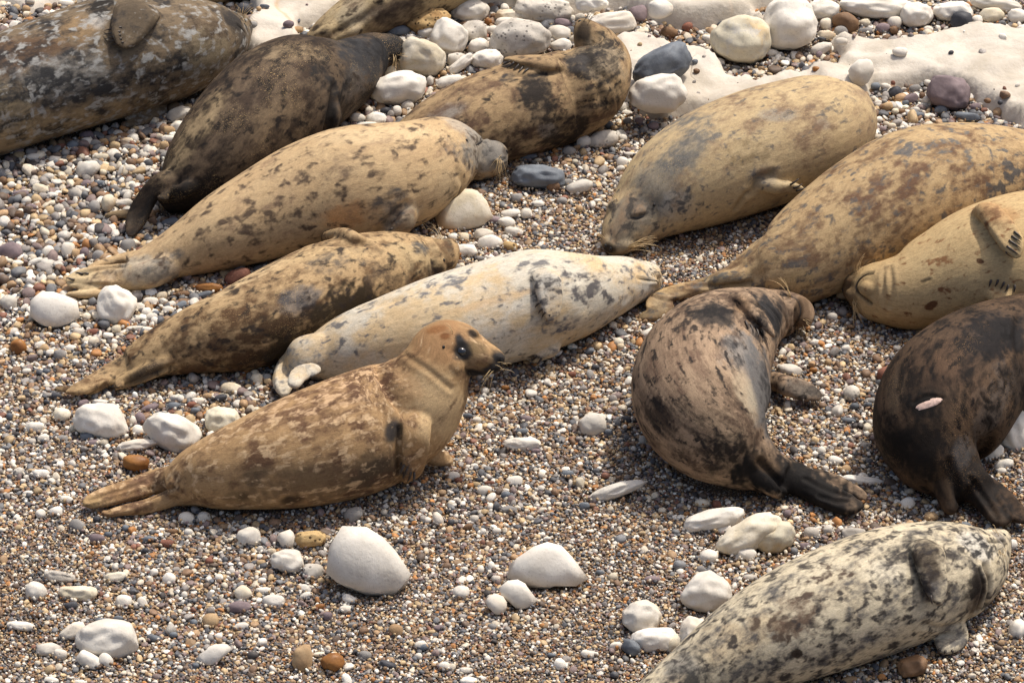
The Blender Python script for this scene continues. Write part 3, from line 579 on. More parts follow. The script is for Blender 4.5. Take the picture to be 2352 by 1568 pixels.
# ------------------------------------------------------------------ seals: tools
def catmull(P, sub):
    P = np.asarray(P, float)
    Q = np.vstack([2 * P[0] - P[1], P, 2 * P[-1] - P[-2]])
    out = []
    for i in range(1, len(Q) - 2):
        p0, p1, p2, p3 = Q[i - 1], Q[i], Q[i + 1], Q[i + 2]
        for k in range(sub):
            t = k / sub
            out.append(0.5 * ((2 * p1) + (-p0 + p2) * t + (2 * p0 - 5 * p1 + 4 * p2 - p3) * t * t + (-p0 + 3 * p1 - 3 * p2 + p3) * t ** 3))
    out.append(P[-1])
    return np.array(out)

def unit(v):
    v = np.asarray(v, float)
    return v / np.maximum(np.linalg.norm(v, axis=-1, keepdims=True), 1e-9)

def tube(C, wdir, hw, ndir, hn, nseg=24, shape=None):
    """closed tube: centre line C, half width hw along wdir, half thickness hn along ndir"""
    m = len(C)
    a = np.linspace(0, 2 * math.pi, nseg, endpoint=False)
    V = []
    for i in range(m):
        cs, sn = np.cos(a), np.sin(a)
        k = shape(i / (m - 1), cs, sn) if shape else 1.0
        V.append(C[i] + np.outer(cs * hw[i], wdir[i]) + np.outer(sn * hn[i] * k, ndir[i]))
    V = np.vstack(V + [C[:1], C[-1:]])
    Fc = []
    for i in range(m - 1):
        for j in range(nseg):
            k = (j + 1) % nseg
            Fc.append((i * nseg + j, i * nseg + k, (i + 1) * nseg + k, (i + 1) * nseg + j))
    A, B = m * nseg, m * nseg + 1
    for j in range(nseg):
        k = (j + 1) % nseg
        Fc.append((A, k, j)); Fc.append((B, (m - 1) * nseg + j, (m - 1) * nseg + k))
    return V, Fc

def bvh_of(V, Fc):
    return BVHTree.FromPolygons([tuple(v) for v in V], [tuple(f) for f in Fc])

def hit(bvh, x, y):
    d = ray(x, y)
    loc, nor, idx, dist = bvh.ray_cast(Vector(CAM), Vector(d))
    if loc is None:
        return None
    n = np.array(nor)
    if n @ d > 0:
        n = -n
    return np.array(loc), n

def hit_near(bvh, x, y):
    """surface point under the pixel, or the surface point nearest to its ray"""
    h = hit(bvh, x, y)
    if h is not None:
        return h
    d = ray(x, y)
    best = None
    for t in np.linspace(DIST - 4.5, DIST + 4.5, 60):
        p = CAM + d * t
        loc, nor, idx, dist = bvh.find_nearest(Vector(p))
        if best is None or dist < best[0]:
            best = (dist, np.array(loc), np.array(nor))
    return best[1], best[2]

def limb(bvh, pts, thick, toes=0, lift=0.35, tip=0.22):
    """flipper: pts of (x, y, half width[, height above the ground]) from root to tip"""
    C, W, Nn = [], [], []
    for p in pts:
        h = None
        if len(p) > 3 and p[3] is not None:
            c = at(p[0], p[1], p[3]); n = unit(np.array((0, -0.45, 0.9)))
        else:
            h = hit(bvh, p[0], p[1])
            if h is not None:
                c, n = h; c = c + n * (thick * lift * (0.35 + 0.9 * len(C) / (len(pts) - 1)) if len(C) else -max(1.3 * thick, 0.05))
            else:
                c = at(p[0], p[1], thick * 0.9); n = unit(np.array((0, -0.35, 0.94)))
        C.append(c); Nn.append(n); W.append(p[2] * scale_at(c))
    k = 8
    Ci = catmull(C, k); Ni = unit(catmull(Nn, k)); Wi = np.maximum(catmull(np.array(W)[:, None], k)[:, 0], 0.004)
    T = unit(np.gradient(Ci, axis=0))
    Ni = unit(Ni - T * np.sum(Ni * T, 1, keepdims=True))
    S = np.cross(T, Ni)
    u = np.linspace(0, 1, len(Ci))
    rd = np.where(u > 1 - tip, np.sqrt(np.maximum(1 - ((u - 1 + tip) / tip) ** 2, 0.03)), 1.0)
    rd = rd * np.where(u < 0.14, np.sqrt(np.maximum(1 - (1 - u / 0.14) ** 2, 0.02)), 1.0)
    th = thick * (1.05 - 0.5 * u) * np.sqrt(rd)
    th = np.minimum(th, Wi * 1.0)
    def shape(uu, cs, sn):
        if not toes:
            return 1.0
        amp = min(max((uu - 0.35) / 0.4, 0), 1) * 0.6
        return 1.0 - amp * (0.5 + 0.5 * np.cos(cs * math.pi * toes + math.pi * (toes % 2)))
    if not toes:
        return tube(Ci, S, Wi * (0.35 + 0.65 * rd), Ni, th, 20)
    # web, then the digits lying in it
    V, Fc = tube(Ci, S, Wi * (0.35 + 0.65 * rd), Ni, th * np.interp(u, [0, 0.3, 0.6, 1], [1, 0.95, 0.6, 0.5]), 28)
    V, Fc = [V], list(map(tuple, Fc)); o2 = len(V[0])
    i0 = int(len(Ci) * 0.22)
    for j in range(toes):
        v = (j + 0.5) / toes * 2 - 1
        cut = len(Ci) - int(len(Ci) * (0.02 + 0.07 * (1 - abs(v)) * (j % 2 + 0.4)))
        sl = slice(i0, cut)
        rdg = np.maximum(Wi[sl] * 0.92 / toes, 0.0075) * np.interp(np.linspace(0, 1, cut - i0), [0, 0.25, 0.8, 1], [0.5, 1.0, 0.85, 0.45])
        Cd = Ci[sl] + S[sl] * (Wi[sl] * (0.45 + 0.55 * rd[sl]) * v * 0.86)[:, None] + Ni[sl] * (th[sl] * 0.42)[:, None]
        v2, f2 = tube(Cd, S[sl], rdg, Ni[sl], rdg * 0.8, 10)
        V.append(v2); Fc += [tuple(k2 + o2 for k2 in f) for f in f2]; o2 += len(v2)
    return np.vstack(V), Fc

def ellipsoid(c, ax, rad, sub=3):
    V, Fc = ico_mesh(sub)
    return c + (V * np.asarray(rad)) @ np.asarray(ax), Fc

def remesh(V, Fc, voxel, smooth):
    me = bpy.data.meshes.new('tmp')
    me.from_pydata([tuple(v) for v in V], [], [tuple(f) for f in Fc])
    o = bpy.data.objects.new('tmp', me)
    COL.objects.link(o)
    md = o.modifiers.new('r', 'REMESH'); md.mode = 'VOXEL'; md.voxel_size = voxel; md.use_smooth_shade = True
    sm = o.modifiers.new('s', 'SMOOTH'); sm.factor = 0.5; sm.iterations = smooth
    dg = bpy.context.evaluated_depsgraph_get()
    out = bpy.data.meshes.new_from_object(o.evaluated_get(dg))
    bpy.data.objects.remove(o); bpy.data.meshes.remove(me)
    return out

# ------------------------------------------------------------------ seals: materials
LIN = lin
def coat_mat(name, sA, sB, sharpA=0.10, sharpB=0.07, fleck=None, seed=0.0):
    m, nt, b = mat(name)
    at_ = lambda n: N(nt, 'ShaderNodeAttribute', attribute_name=n)
    co = at_('bodyco').outputs['Vector']
    st = N(nt, 'ShaderNodeMapping'); st.vector_type = 'POINT'
    nt.links.new(co, st.inputs['Vector'])
    st.inputs['Scale'].default_value = (0.72, 1.0, 1.0); st.inputs['Location'].default_value = (seed, seed * 1.7, 0)
    v = st.outputs[0]
    col = at_('base').outputs['Color']
    # soft cloudiness of the fur itself
    n0 = noise(nt, v, 11.0, 4, 0.66, 0.3)
    col = mixc(nt, maprange(nt, n0.outputs[0], 0.36, 0.66, 0.0, 0.42), col, at_('base2').outputs['Color'])
    for lay, s, sharp, det, k1, k2 in (('A', sA, sharpA, 3.0, 1.4, 0.9), ('B', sB, sharpB, 2.0, 2.0, 0.45)):
        na = noise(nt, v, s, det, 0.6, 0.3)
        nb = noise(nt, v, s * 2.9, det, 0.62, 0.3)
        n = mathn(nt, 'ADD', mathn(nt, 'MULTIPLY', na.outputs[0], k1), mathn(nt, 'MULTIPLY', nb.outputs[0], k2))
        x = mathn(nt, 'SUBTRACT', mathn(nt, 'ADD', n, at_('d' + lay).outputs['Fac']), 0.5 + (k1 + k2) / 2)
        k = maprange(nt, x, -sharp, sharp)
        col = mixc(nt, mathn(nt, 'MULTIPLY', k, 0.93), col, at_('c' + lay).outputs['Color'])
    # hair: streaks that run along the body
    hs = N(nt, 'ShaderNodeMapping'); nt.links.new(co, hs.inputs['Vector']); hs.inputs['Scale'].default_value = (0.42, 1.0, 1.0)
    hn = noise(nt, hs.outputs[0], 330, 2, 0.7, 0.3)
    hm = noise(nt, hs.outputs[0], 95, 2, 0.65, 0.4)
    hv = mathn(nt, 'ADD', mathn(nt, 'MULTIPLY', hn.outputs[0], 0.55), mathn(nt, 'MULTIPLY', hm.outputs[0], 0.45))
    hsv = N(nt, 'ShaderNodeHueSaturation'); nt.links.new(col, hsv.inputs['Color'])
    nt.links.new(maprange(nt, hv, 0.32, 0.68, 0.74, 1.26, False), hsv.inputs['Value'])
    col = hsv.outputs[0]
    if fleck is not None:
        fn = noise(nt, co, 330, 2, 0.6)
        g = noise(nt, co, 6, 3)
        f = mathn(nt, 'MULTIPLY', maprange(nt, fn.outputs[0], 0.60, 0.68), maprange(nt, g.outputs[0], 0.45, 0.62))
        col = mixc(nt, mathn(nt, 'MULTIPLY', f, 0.75), col, fleck)
    nt.links.new(col, b.inputs['Base Color'])
    b.inputs['Roughness'].default_value = 0.72
    b.inputs['Specular IOR Level'].default_value = 0.12
    b.inputs['Sheen Weight'].default_value = 0.0
    b.inputs['Sheen Roughness'].default_value = 0.4
    b.inputs['Sheen Tint'].default_value = (1.0, 0.9, 0.75, 1.0)
    h = hv
    bump(nt, b, h, 0.5, 0.004)
    return m

def flat_mat(name, c, rough, spec=0.5, coat=0.0, var=0.15):
    m, nt, b = mat(name)
    tc = N(nt, 'ShaderNodeTexCoord').outputs['Object']
    n = noise(nt, tc, 90, 3)
    col = mixc(nt, maprange(nt, n.outputs[0], 0.3, 0.7), tuple(x * (1 - var) for x in c), tuple(min(1, x * (1 + var)) for x in c))
    nt.links.new(col, b.inputs['Base Color'])
    b.inputs['Roughness'].default_value = rough
    b.inputs['Specular IOR Level'].default_value = spec
    b.inputs['Coat Weight'].default_value = coat
    b.inputs['Coat Roughness'].default_value = 0.03
    return m

M_EYE = flat_mat('wet_black_eye', L3(14, 11, 10), 0.08, 0.6, 1.0)
M_DARK = flat_mat('dark_bare_skin', L3(24, 21, 20), 0.5)
M_CLAW = flat_mat('horn_claw', L3(58, 50, 44), 0.45, 0.4)
M_WHISK = flat_mat('pale_whisker', L3(196, 168, 122), 0.5)
M_WHISKD = flat_mat('dark_whisker', L3(60, 44, 32), 0.5)
M_FLESH = flat_mat('healed_pink_wound', L3(206, 176, 160), 0.55, 0.4, 0.0, 0.25)

TRIS = []
SEALS = []     # for clearing the shingle under them: (spine C, radius)

def thin_tube(P, r, nseg=6):
    P = np.asarray(P)
    T = unit(np.gradient(P, axis=0))
    n = np.tile(np.array((0.13, -0.5, 0.86)), (len(P), 1)); n = unit(n - T * np.sum(n * T, 1, keepdims=True))
    S = np.cross(T, n)
    return tube(P, S, r, n, r, nseg)

def seal(label, stations, limbs=(), blobs=(), creases=(), coat=None, paint=(), voxel=0.0070, smooth=3, eyes=(), slits=(), nostrils=(),
         mouths=(), ears=(), claws=(), whiskers=(), k=0.86, group='grey seals hauled out on the shingle', seed=1, wound=None, fleck=None, hz=None):
    C, Rr = [], []
    for si, stn in enumerate(stations):
        x, y, r = stn[:3]
        z = stn[3] if len(stn) > 3 else None
        p = at(x, y, 0.1)
        rm = r * scale_at(p)
        zz = z if z is not None else rm * k + float(gh(p[0], p[1]))
        if hz and z is None and (si >= len(stations) - hz[1] if hz[0] == 'end' else si < hz[1]):
            zz = max(zz, hz[2])            # the skull does not sink with the thinning muzzle
        p = at(x, y, zz); rm = r * scale_at(p)
        C.append(p); Rr.append(rm)
    sub = 8
    Ci = catmull(C, sub); Ri = np.maximum(catmull(np.array(Rr)[:, None], sub)[:, 0], 0.006)
    T = unit(np.gradient(Ci, axis=0))
    up = np.array((0, 0, 1.0))
    S = np.cross(T, up)
    bad = np.linalg.norm(S, axis=1) < 0.15
    S[bad] = R_
    S = unit(S)
    # keep the side direction from flipping
    for i in range(1, len(S)):
        if S[i] @ S[i - 1] < 0:
            S[i] = -S[i]
    Nn = unit(np.cross(S, T))
    V, Fc = tube(Ci, S, Ri * 1.02, Nn, Ri, 40)
    # slack fat: gentle unevenness, flattened where it lies
    rad = np.repeat(Ri, 40); rad = np.concatenate([rad, Ri[:1], Ri[-1:]])
    cen = np.vstack([np.repeat(Ci, 40, axis=0), Ci[:1], Ci[-1:]])
    amp = np.clip(rad - 0.05, 0, 0.1) * 0.11
    V = V + unit(V - cen) * (sines(V, 7.0, seed * 13 + 1) * amp)[:, None]
    def settle(Q):
        g = gh(Q[:, 0], Q[:, 1])
        low = 0.05 - (Q[:, 2] - g)
        Q = Q.copy()
        Q[:, 2] = np.where(low > 0, g + 0.05 - low * np.where(low > 0.05, 0.05 / np.maximum(low, 1e-6) + 0.25 * (1 - 0.05 / np.maximum(low, 1e-6)), 1.0), Q[:, 2])
        return Q
    V = settle(V)
    b0 = bvh_of(V, Fc)
    allV, allF = [V], [list(map(tuple, Fc))]
    off = len(V)
    for L in limbs:
        pts, thick = L[0], L[1]
        kw = L[2] if len(L) > 2 else {}
        v2, f2 = limb(b0, pts, thick, **kw)
        v2 = settle(v2)
        allV.append(v2); allF.append([tuple(i + off for i in f) for f in f2]); off += len(v2)
    for (x, y, rx, ry, rz, ang, out) in blobs:
        p, n = hit_near(b0, x, y)
        s = scale_at(p)
        a = math.radians(ang)
        e1 = R_ * math.cos(a) + U_ * math.sin(a); e2 = -R_ * math.sin(a) + U_ * math.cos(a)
        v2, f2 = ellipsoid(p + n * out, np.stack([e1, e2, F_]), (rx * s, ry * s, rz * s))
        allV.append(v2); allF.append([tuple(i + off for i in f) for f in f2]); off += len(v2)
    me = remesh(np.vstack(allV), [f for F2 in allF for f in F2], voxel, smooth)
    n = len(me.vertices)
    P = np.empty(n * 3); me.vertices.foreach_get('co', P); P = P.reshape(-1, 3)
    Nv = np.empty(n * 3); me.vertex_normals.foreach_get('vector', Nv); Nv = Nv.reshape(-1, 3)
    loops = [tuple(p.vertices) for p in me.polygons]
    b1 = bvh_of(P, loops)
    # body coordinates: along the spine, and the offset from it in the spine's own frame
    nsp = len(Ci)
    arc = np.concatenate([[0], np.cumsum(np.linalg.norm(np.diff(Ci, axis=0), axis=1))])
    idx = np.empty(n, int)
    for a in range(0, n, 4000):
        idx[a:a + 4000] = np.argmin(((P[a:a + 4000, None] - Ci[None]) ** 2).sum(2), 1)
    D = P - Ci[idx]
    BC = np.stack([arc[idx] + np.sum(D * T[idx], 1), np.sum(D * S[idx], 1), np.sum(D * Nn[idx], 1)], 1)
    # folds
    dark = np.zeros(n)
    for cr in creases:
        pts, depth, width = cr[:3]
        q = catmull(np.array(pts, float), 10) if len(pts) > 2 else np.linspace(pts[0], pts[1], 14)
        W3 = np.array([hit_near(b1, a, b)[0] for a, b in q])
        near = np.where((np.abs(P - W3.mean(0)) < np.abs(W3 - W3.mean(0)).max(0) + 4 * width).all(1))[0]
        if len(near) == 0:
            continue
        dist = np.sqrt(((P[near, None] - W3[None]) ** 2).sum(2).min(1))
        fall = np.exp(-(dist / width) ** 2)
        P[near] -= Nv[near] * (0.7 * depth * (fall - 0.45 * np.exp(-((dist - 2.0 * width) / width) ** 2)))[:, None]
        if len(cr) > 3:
            dark[near] = np.maximum(dark[near], cr[3] * np.exp(-(dist / max(width * 0.9, 0.0075)) ** 2))  # shade of the folds painted into the coat, with the dark mouth lines
    me.vertices.foreach_set('co', P.ravel())
    # coat colours, with some light and shade painted in
    ct = dict(base=(150, 125, 90), base2=None, cA=(90, 70, 55), dA=0.3, cB=(70, 62, 56), dB=0.25, sA=9.0, sB=26.0, shA=0.26, shB=0.20)
    ct.update(coat or {})
    ct['shA'] *= 1.0; ct['shB'] *= 1.0
    def lin(c):                       # fur is a little greyer than it looks in warm light
        v = LIN(c); g = v.mean()
        v = g + (v - g) * 0.9
        return v * (0.42 + 0.58 * min(g / 0.17, 1.0))      # dark fur is really dark
    base = np.tile(lin(ct['base']), (n, 1)); base2 = np.tile(lin(ct['base2'] or [c * 0.86 for c in ct['base']]), (n, 1))
    cA = np.tile(lin(ct['cA']), (n, 1)); cB = np.tile(lin(ct['cB']), (n, 1))
    dA = np.full(n, float(ct['dA'])); dB = np.full(n, float(ct['dB']))
    jit = sines(P, 30, seed * 7 + 3, 7) * 0.16 + sines(P, 75, seed * 7 + 4, 9) * 0.2 + sines(P, 170, seed * 7 + 5, 9) * 0.15 + sines(P, 330, seed * 7 + 6, 9) * 0.1
    for pt in paint:
        lay, x, y, rx, ry, ang, val = pt[:7]
        colr = pt[7] if len(pt) > 7 else None
        p, nn = hit_near(b1, x, y)
        s = scale_at(p); a = math.radians(ang)
        e1 = R_ * math.cos(a) + U_ * math.sin(a); e2 = -R_ * math.sin(a) + U_ * math.cos(a)
        d = P - p
        q = np.sqrt((d @ e1 / (rx * s)) ** 2 + (d @ e2 / (ry * s)) ** 2 + (d @ F_ / (1.6 * max(rx, ry) * s)) ** 2) + jit * min(max(min(rx, ry) * s / 0.06, 0.3), 1.0)
        w = np.clip((1.35 - q) / 0.75, 0, 1); w = w * w * (3 - 2 * w)
        if lay == 'b':
            if val >= 0.9:
                dA *= 1 - 0.9 * w; dB *= 1 - 0.9 * w
            w = (w * val)[:, None]
            cl = lin(colr)
            base = base * (1 - w) + cl * w; base2 = base2 * (1 - w) + cl * 0.8 * w
        else:
            dd, cc = (dA, cA) if lay == 'a' else (dB, cB)  # 'a' blotches, 'c' spots
            dd += (val - dd) * w
            if colr is not None:
                cc += (lin(colr) - cc) * np.clip(w * 1.6, 0, 1)[:, None]
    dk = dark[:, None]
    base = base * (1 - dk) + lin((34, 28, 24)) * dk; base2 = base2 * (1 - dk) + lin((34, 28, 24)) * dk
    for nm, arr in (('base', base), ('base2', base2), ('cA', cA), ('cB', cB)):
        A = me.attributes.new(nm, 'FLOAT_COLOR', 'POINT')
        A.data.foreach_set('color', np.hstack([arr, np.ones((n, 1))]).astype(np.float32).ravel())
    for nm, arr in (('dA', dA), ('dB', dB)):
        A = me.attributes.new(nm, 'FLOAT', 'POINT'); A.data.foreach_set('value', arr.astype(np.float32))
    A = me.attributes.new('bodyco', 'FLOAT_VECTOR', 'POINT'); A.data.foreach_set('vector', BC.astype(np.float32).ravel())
    me.polygons.foreach_set('use_smooth', np.ones(len(me.polygons), bool))
    me.materials.clear()
    me.materials.append(coat_mat('seal_coat', ct['sA'], ct['sB'], ct['shA'], ct['shB'], fleck, seed * 3.1))
    me.update()
    # the thing
    mid = Ci[len(Ci) // 2]
    root = bpy.data.objects.new('seal', None)
    COL.objects.link(root)
    root.location = (mid[0], mid[1], float(gh(mid[0], mid[1])))
    root.empty_display_size = 0.2
    root['label'] = label; root['category'] = 'seal'; root['group'] = group
    inv = Matrix.Translation(-root.location)
    def child(o):
        o.parent = root; o.matrix_parent_inverse = inv
        return o
    me.name = 'body'
    body = bpy.data.objects.new('body', me); COL.objects.link(body); child(body)
    def feature(name, V, Fc, m):
        return child(mesh_obj(name, V, Fc, m))
    b2 = bvh_of(P, loops)
    for (x, y, r) in eyes:
        p, nn = hit_near(b2, x, y)
        V, Fc = ellipsoid(p - nn * r * 0.52, np.stack([unit(R_ - 0.15 * U_), unit(U_ + 0.15 * R_), F_]), (r, r * 0.84, r * 0.8)); feature('eye', V, Fc, M_EYE)
    def line(pts, r, name, m, out=0.0):
        q = catmull(np.array(pts, float), 6) if len(pts) > 2 else np.linspace(pts[0], pts[1], 8)
        Q = []
        for a, b in q:
            p, nn = hit_near(b2, a, b); Q.append(p + nn * out)
        u = np.linspace(-1, 1, len(Q)); rr = r * np.sqrt(np.maximum(1 - u ** 2 * 0.95, 0.05))
        V, Fc = thin_tube(Q, rr); return feature(name, V, Fc, m)
    for pts in slits: line(pts, 0.0042, 'closed_eye', M_DARK, 0.0)
    for pts in nostrils: line(pts, 0.0055, 'nostril', M_DARK, -0.001)
    for pts in mouths: line(pts, 0.0021, 'mouth', M_DARK, -0.0008)
    for (x, y) in ears:
        p, nn = hit_near(b2, x, y)
        V, Fc = ellipsoid(p - nn * 0.001, np.eye(3), (0.0055, 0.006, 0.008), 2); feature('ear_hole', V, Fc, M_DARK)
    for (x0, y0, x1, y1) in claws:
        p, nn = hit_near(b2, x0, y0); s = scale_at(p)
        L = math.hypot(x1 - x0, y1 - y0) * s
        d = unit(R_ * (x1 - x0) + U_ * (y0 - y1))
        h1 = hit(b2, x1, y1)
        e = p + d * L + nn * 0.004
        if h1 is not None and np.linalg.norm(h1[0] - e) < 0.06:
            e = h1[0] + h1[1] * 0.003
        mid_ = (p + e) / 2 + nn * 0.008
        t = np.linspace(0, 1, 7)[:, None]
        Q = (1 - t) ** 2 * (p + nn * 0.001) + 2 * t * (1 - t) * mid_ + t * t * e
        V, Fc = thin_tube(Q, np.array([0.0042, 0.0046, 0.0044, 0.0039, 0.0031, 0.0021, 0.0008])); feature('claw', V, Fc, M_CLAW)
    wr = np.random.default_rng(seed + 50)
    for W in whiskers:
        x0, y0, x1, y1, cnt, spread = W[:6]
        m = M_WHISKD if len(W) > 6 and W[6] else M_WHISK
        allv, allf, o2 = [], [], 0
        for i in range(cnt):
            sx, sy = x0 + wr.normal() * 5, y0 + wr.normal() * 4
            p, nn = hit_near(b2, sx, sy); s = scale_at(p)
            ang = wr.normal() * spread; kx, ky = x1 - x0, y0 - y1
            dx, dy = kx * math.cos(ang) - ky * math.sin(ang), kx * math.sin(ang) + ky * math.cos(ang)
            ln = wr.uniform(0.6, 1.1)
            e = p + (R_ * dx + U_ * dy) * s * ln + nn * wr.uniform(0.0, 0.02)
            c1 = (p + e) / 2 + (U_ * abs(dx) * 0.25 * s + nn * 0.012)
            t = np.linspace(0, 1, 7)[:, None]
            Q = (1 - t) ** 2 * p + 2 * t * (1 - t) * c1 + t * t * e
            v, f = thin_tube(Q, np.linspace(0.0011, 0.0005, 7), 3)
            allv.append(v); allf += [tuple(j + o2 for j in ff) for ff in f]; o2 += len(v)
        w = feature('whiskers', np.vstack(allv), allf, m); w['kind'] = 'stuff'
    if wound:
        x, y, rx, ry, ang = wound
        p, nn = hit_near(b2, x, y); s = scale_at(p); a = math.radians(ang)
        e1 = R_ * math.cos(a) + U_ * math.sin(a); e1 = unit(e1 - nn * (e1 @ nn)); e2 = np.cross(nn, e1)
        V, Fc = ico_mesh(4)
        V = V * (1 + 0.16 * sines(V, 3.0, 5)[:, None] + 0.05 * sines(V, 14, 6)[:, None])
        o = feature('healed_wound', p - nn * 0.004 + (V * np.array((rx * s, ry * s, 0.008))) @ np.stack([e1, e2, nn]), Fc, M_FLESH)
        o['label'] = 'pale pink healed wound on the dark back'
    SEALS.append((Ci, Ri))
    TRIS.append(len(me.polygons) * 2)
    return root
# ------------------------------------------------------------------ the seals (full-picture units)
BLK, DGR, GRY = (34, 31, 31), (66, 64, 64), (122, 119, 114)
seal('big dark mottled seal on its back with a clawed flipper folded on its chest',
     [(-420, 330, 30), (-330, 302, 60), (-200, 272, 100), (-60, 238, 130), (30, 205, 138), (150, 166, 143), (280, 126, 142), (390, 106, 128), (468, 96, 98), (510, 84, 68), (536, 70, 48), (552, 60, 34), (562, 53, 22), (567, 50, 10)],
     limbs=[([(335, -5, 44), (315, 30, 52), (298, 62, 48), (283, 90, 38), (270, 112, 22)], 0.034, dict(toes=5, lift=0.8)),
            ([(380, 246, 14), (352, 260, 19), (318, 277, 18), (285, 290, 10)], 0.03, dict(toes=4))],
     creases=[([(22, 178), (34, 215), (34, 245), (24, 285)], 0.012, 0.02), ([(545, 58), (555, 66), (562, 74)], 0.004, 0.006, 0.7)],
     coat=dict(base=(124, 106, 82), cA=(52, 52, 55), dA=0.42, cB=(150, 148, 142), dB=0.30, sA=13, sB=30),
     paint=[('b', 60, 120, 130, 45, 18, 0.8, (104, 76, 54)), ('b', 180, 65, 60, 30, 20, 0.7, (146, 118, 80)), ('a', 160, 190, 130, 60, 15, 0.60, (56, 57, 60)), ('b', 150, 175, 110, 50, 10, 0.6, (140, 138, 132)),
            ('a', 330, 150, 120, 30, 12, 0.58, (50, 50, 52)), ('a', 235, 15, 36, 26, 0, 0.8, (40, 38, 38)), ('b', 225, 45, 20, 25, 0, 0.6, (180, 178, 172)),
            ('b', 300, 40, 60, 60, 0, 0.9, (98, 84, 66)), ('a', 300, 50, 55, 60, 0, 0.25), ('b', 120, 300, 200, 40, 15, 0.7, (150, 128, 94)), ('a', 120, 300, 200, 35, 15, 0.36),
            ('b', 480, 130, 60, 60, 60, 0.7, (136, 122, 96)), ('b', 540, 50, 34, 26, -20, 0.95, (66, 62, 60)), ('b', 556, 82, 10, 24, 10, 0.7, (84, 78, 72)), ('a', 480, 80, 50, 60, 0, 0.42, (84, 68, 54)), ('b', 20, 260, 50, 60, 0, 0.5, (160, 142, 108))],
     nostrils=[[(560, 47), (565, 52)]], mouths=[[(546, 58), (555, 66), (563, 72)]],
     claws=[(280, 63, 238, 72), (277, 73, 236, 81), (278, 80, 239, 91), (280, 89, 246, 98), (284, 97, 256, 105)],
     whiskers=[(560, 40, 585, 22, 7, 0.5), (548, 36, 546, 18, 5, 0.4), (563, 48, 590, 52, 5, 0.5)], hz=('end', 5, 0.09), seed=1)

seal('hind flippers of a pale seal just showing behind the big dark seal',
     [(392, 20, 9), (425, 8, 16), (470, -15, 30), (540, -55, 60), (640, -110, 95), (760, -165, 105), (860, -205, 80), (920, -228, 50), (960, -245, 20)],
     coat=dict(base=(160, 144, 112), cA=(110, 92, 70), dA=0.4, dB=0.2), limbs=[([(470, 0, 20), (430, 14, 12), (398, 22, 6)], 0.02, dict(toes=3))], seed=2, voxel=0.012)

seal('dark brown seal lying on its side with a grey-black whiskered head',
     [(372, 470, 26), (398, 448, 48), (448, 402, 88), (520, 335, 119), (605, 258, 132), (680, 208, 122), (738, 190, 103), (783, 176, 84), (822, 147, 67), (855, 124, 53), (882, 117, 43), (904, 114, 35), (918, 115, 26), (927, 117, 13)],
     limbs=[([(430, 410, 22, 0.15), (375, 414, 24, 0.17), (340, 452, 26, 0.11), (315, 500, 27, 0.05), (298, 545, 16, 0.02)], 0.026, dict(toes=3)),
            ([(480, 408, 20), (425, 434, 19), (395, 446, 18), (366, 456, 13, 0.16)], 0.022, dict(lift=1.3)),
            ([(330, 490, 14, 0.03), (270, 492, 10, 0.02), (238, 497, 6, 0.015)], 0.018),
            ([(780, 225, 15), (768, 262, 19), (752, 304, 10)], 0.028, dict(toes=4, lift=0.5))],
     creases=[([(766, 205), (758, 250), (745, 300)], 0.016, 0.018, 0.5), ([(720, 110), (745, 150), (768, 190)], 0.010, 0.022), ([(866, 92), (879, 108), (882, 130)], 0.006, 0.008, 0.4), ([(896, 128), (910, 136), (921, 132)], 0.004, 0.005, 0.6)],
     blobs=[(912, 122, 15, 13, 14, 0, -0.012)],
     coat=dict(base=(106, 88, 68), cA=(58, 46, 37), dA=0.50, cB=(44, 38, 34), dB=0.30, sA=12, sB=30),
     paint=[('b', 450, 300, 26, 120, -32, 0.75, (156, 134, 98)), ('b', 660, 120, 90, 22, 0, 0.6, (142, 122, 92)), ('a', 640, 190, 110, 60, 30, 0.55, (72, 56, 44)), ('a', 545, 400, 90, 60, 40, 0.60, (52, 42, 34)),  # first patch paints the sunlit left rim into the coat
            ('a', 420, 470, 90, 50, 30, 0.85, (40, 36, 34)), ('b', 420, 450, 80, 45, 20, 0.7, (58, 52, 48)), ('b', 340, 480, 60, 70, 60, 0.85, (66, 58, 50)), ('b', 262, 492, 30, 14, 0, 0.9, (138, 116, 84)),
            ('b', 840, 125, 90, 66, -10, 1.0, (66, 65, 66)), ('b', 900, 112, 46, 46, 0, 1.0, (56, 55, 56)), ('a', 860, 105, 60, 40, 0, 0.4, (34, 33, 34)), ('a', 850, 115, 90, 55, 0, 0.45, (44, 43, 45)), ('b', 760, 270, 16, 50, 0, 0.9, (52, 50, 50)), ('a', 765, 180, 50, 50, 40, 0.5, (48, 46, 46)),
            ('a', 600, 330, 60, 50, 0, 0.55, (70, 56, 44)), ('b', 640, 280, 70, 50, 30, 0.4, (134, 112, 82)), ('b', 815, 190, 30, 50, -40, 0.5, (100, 96, 92))],
     nostrils=[[(921, 108), (927, 116)]], whiskers=[(908, 130, 895, 195, 9, 0.25), (915, 128, 950, 150, 4, 0.3)], hz=('end', 6, 0.10), seed=3, fleck=L3(190, 160, 112))

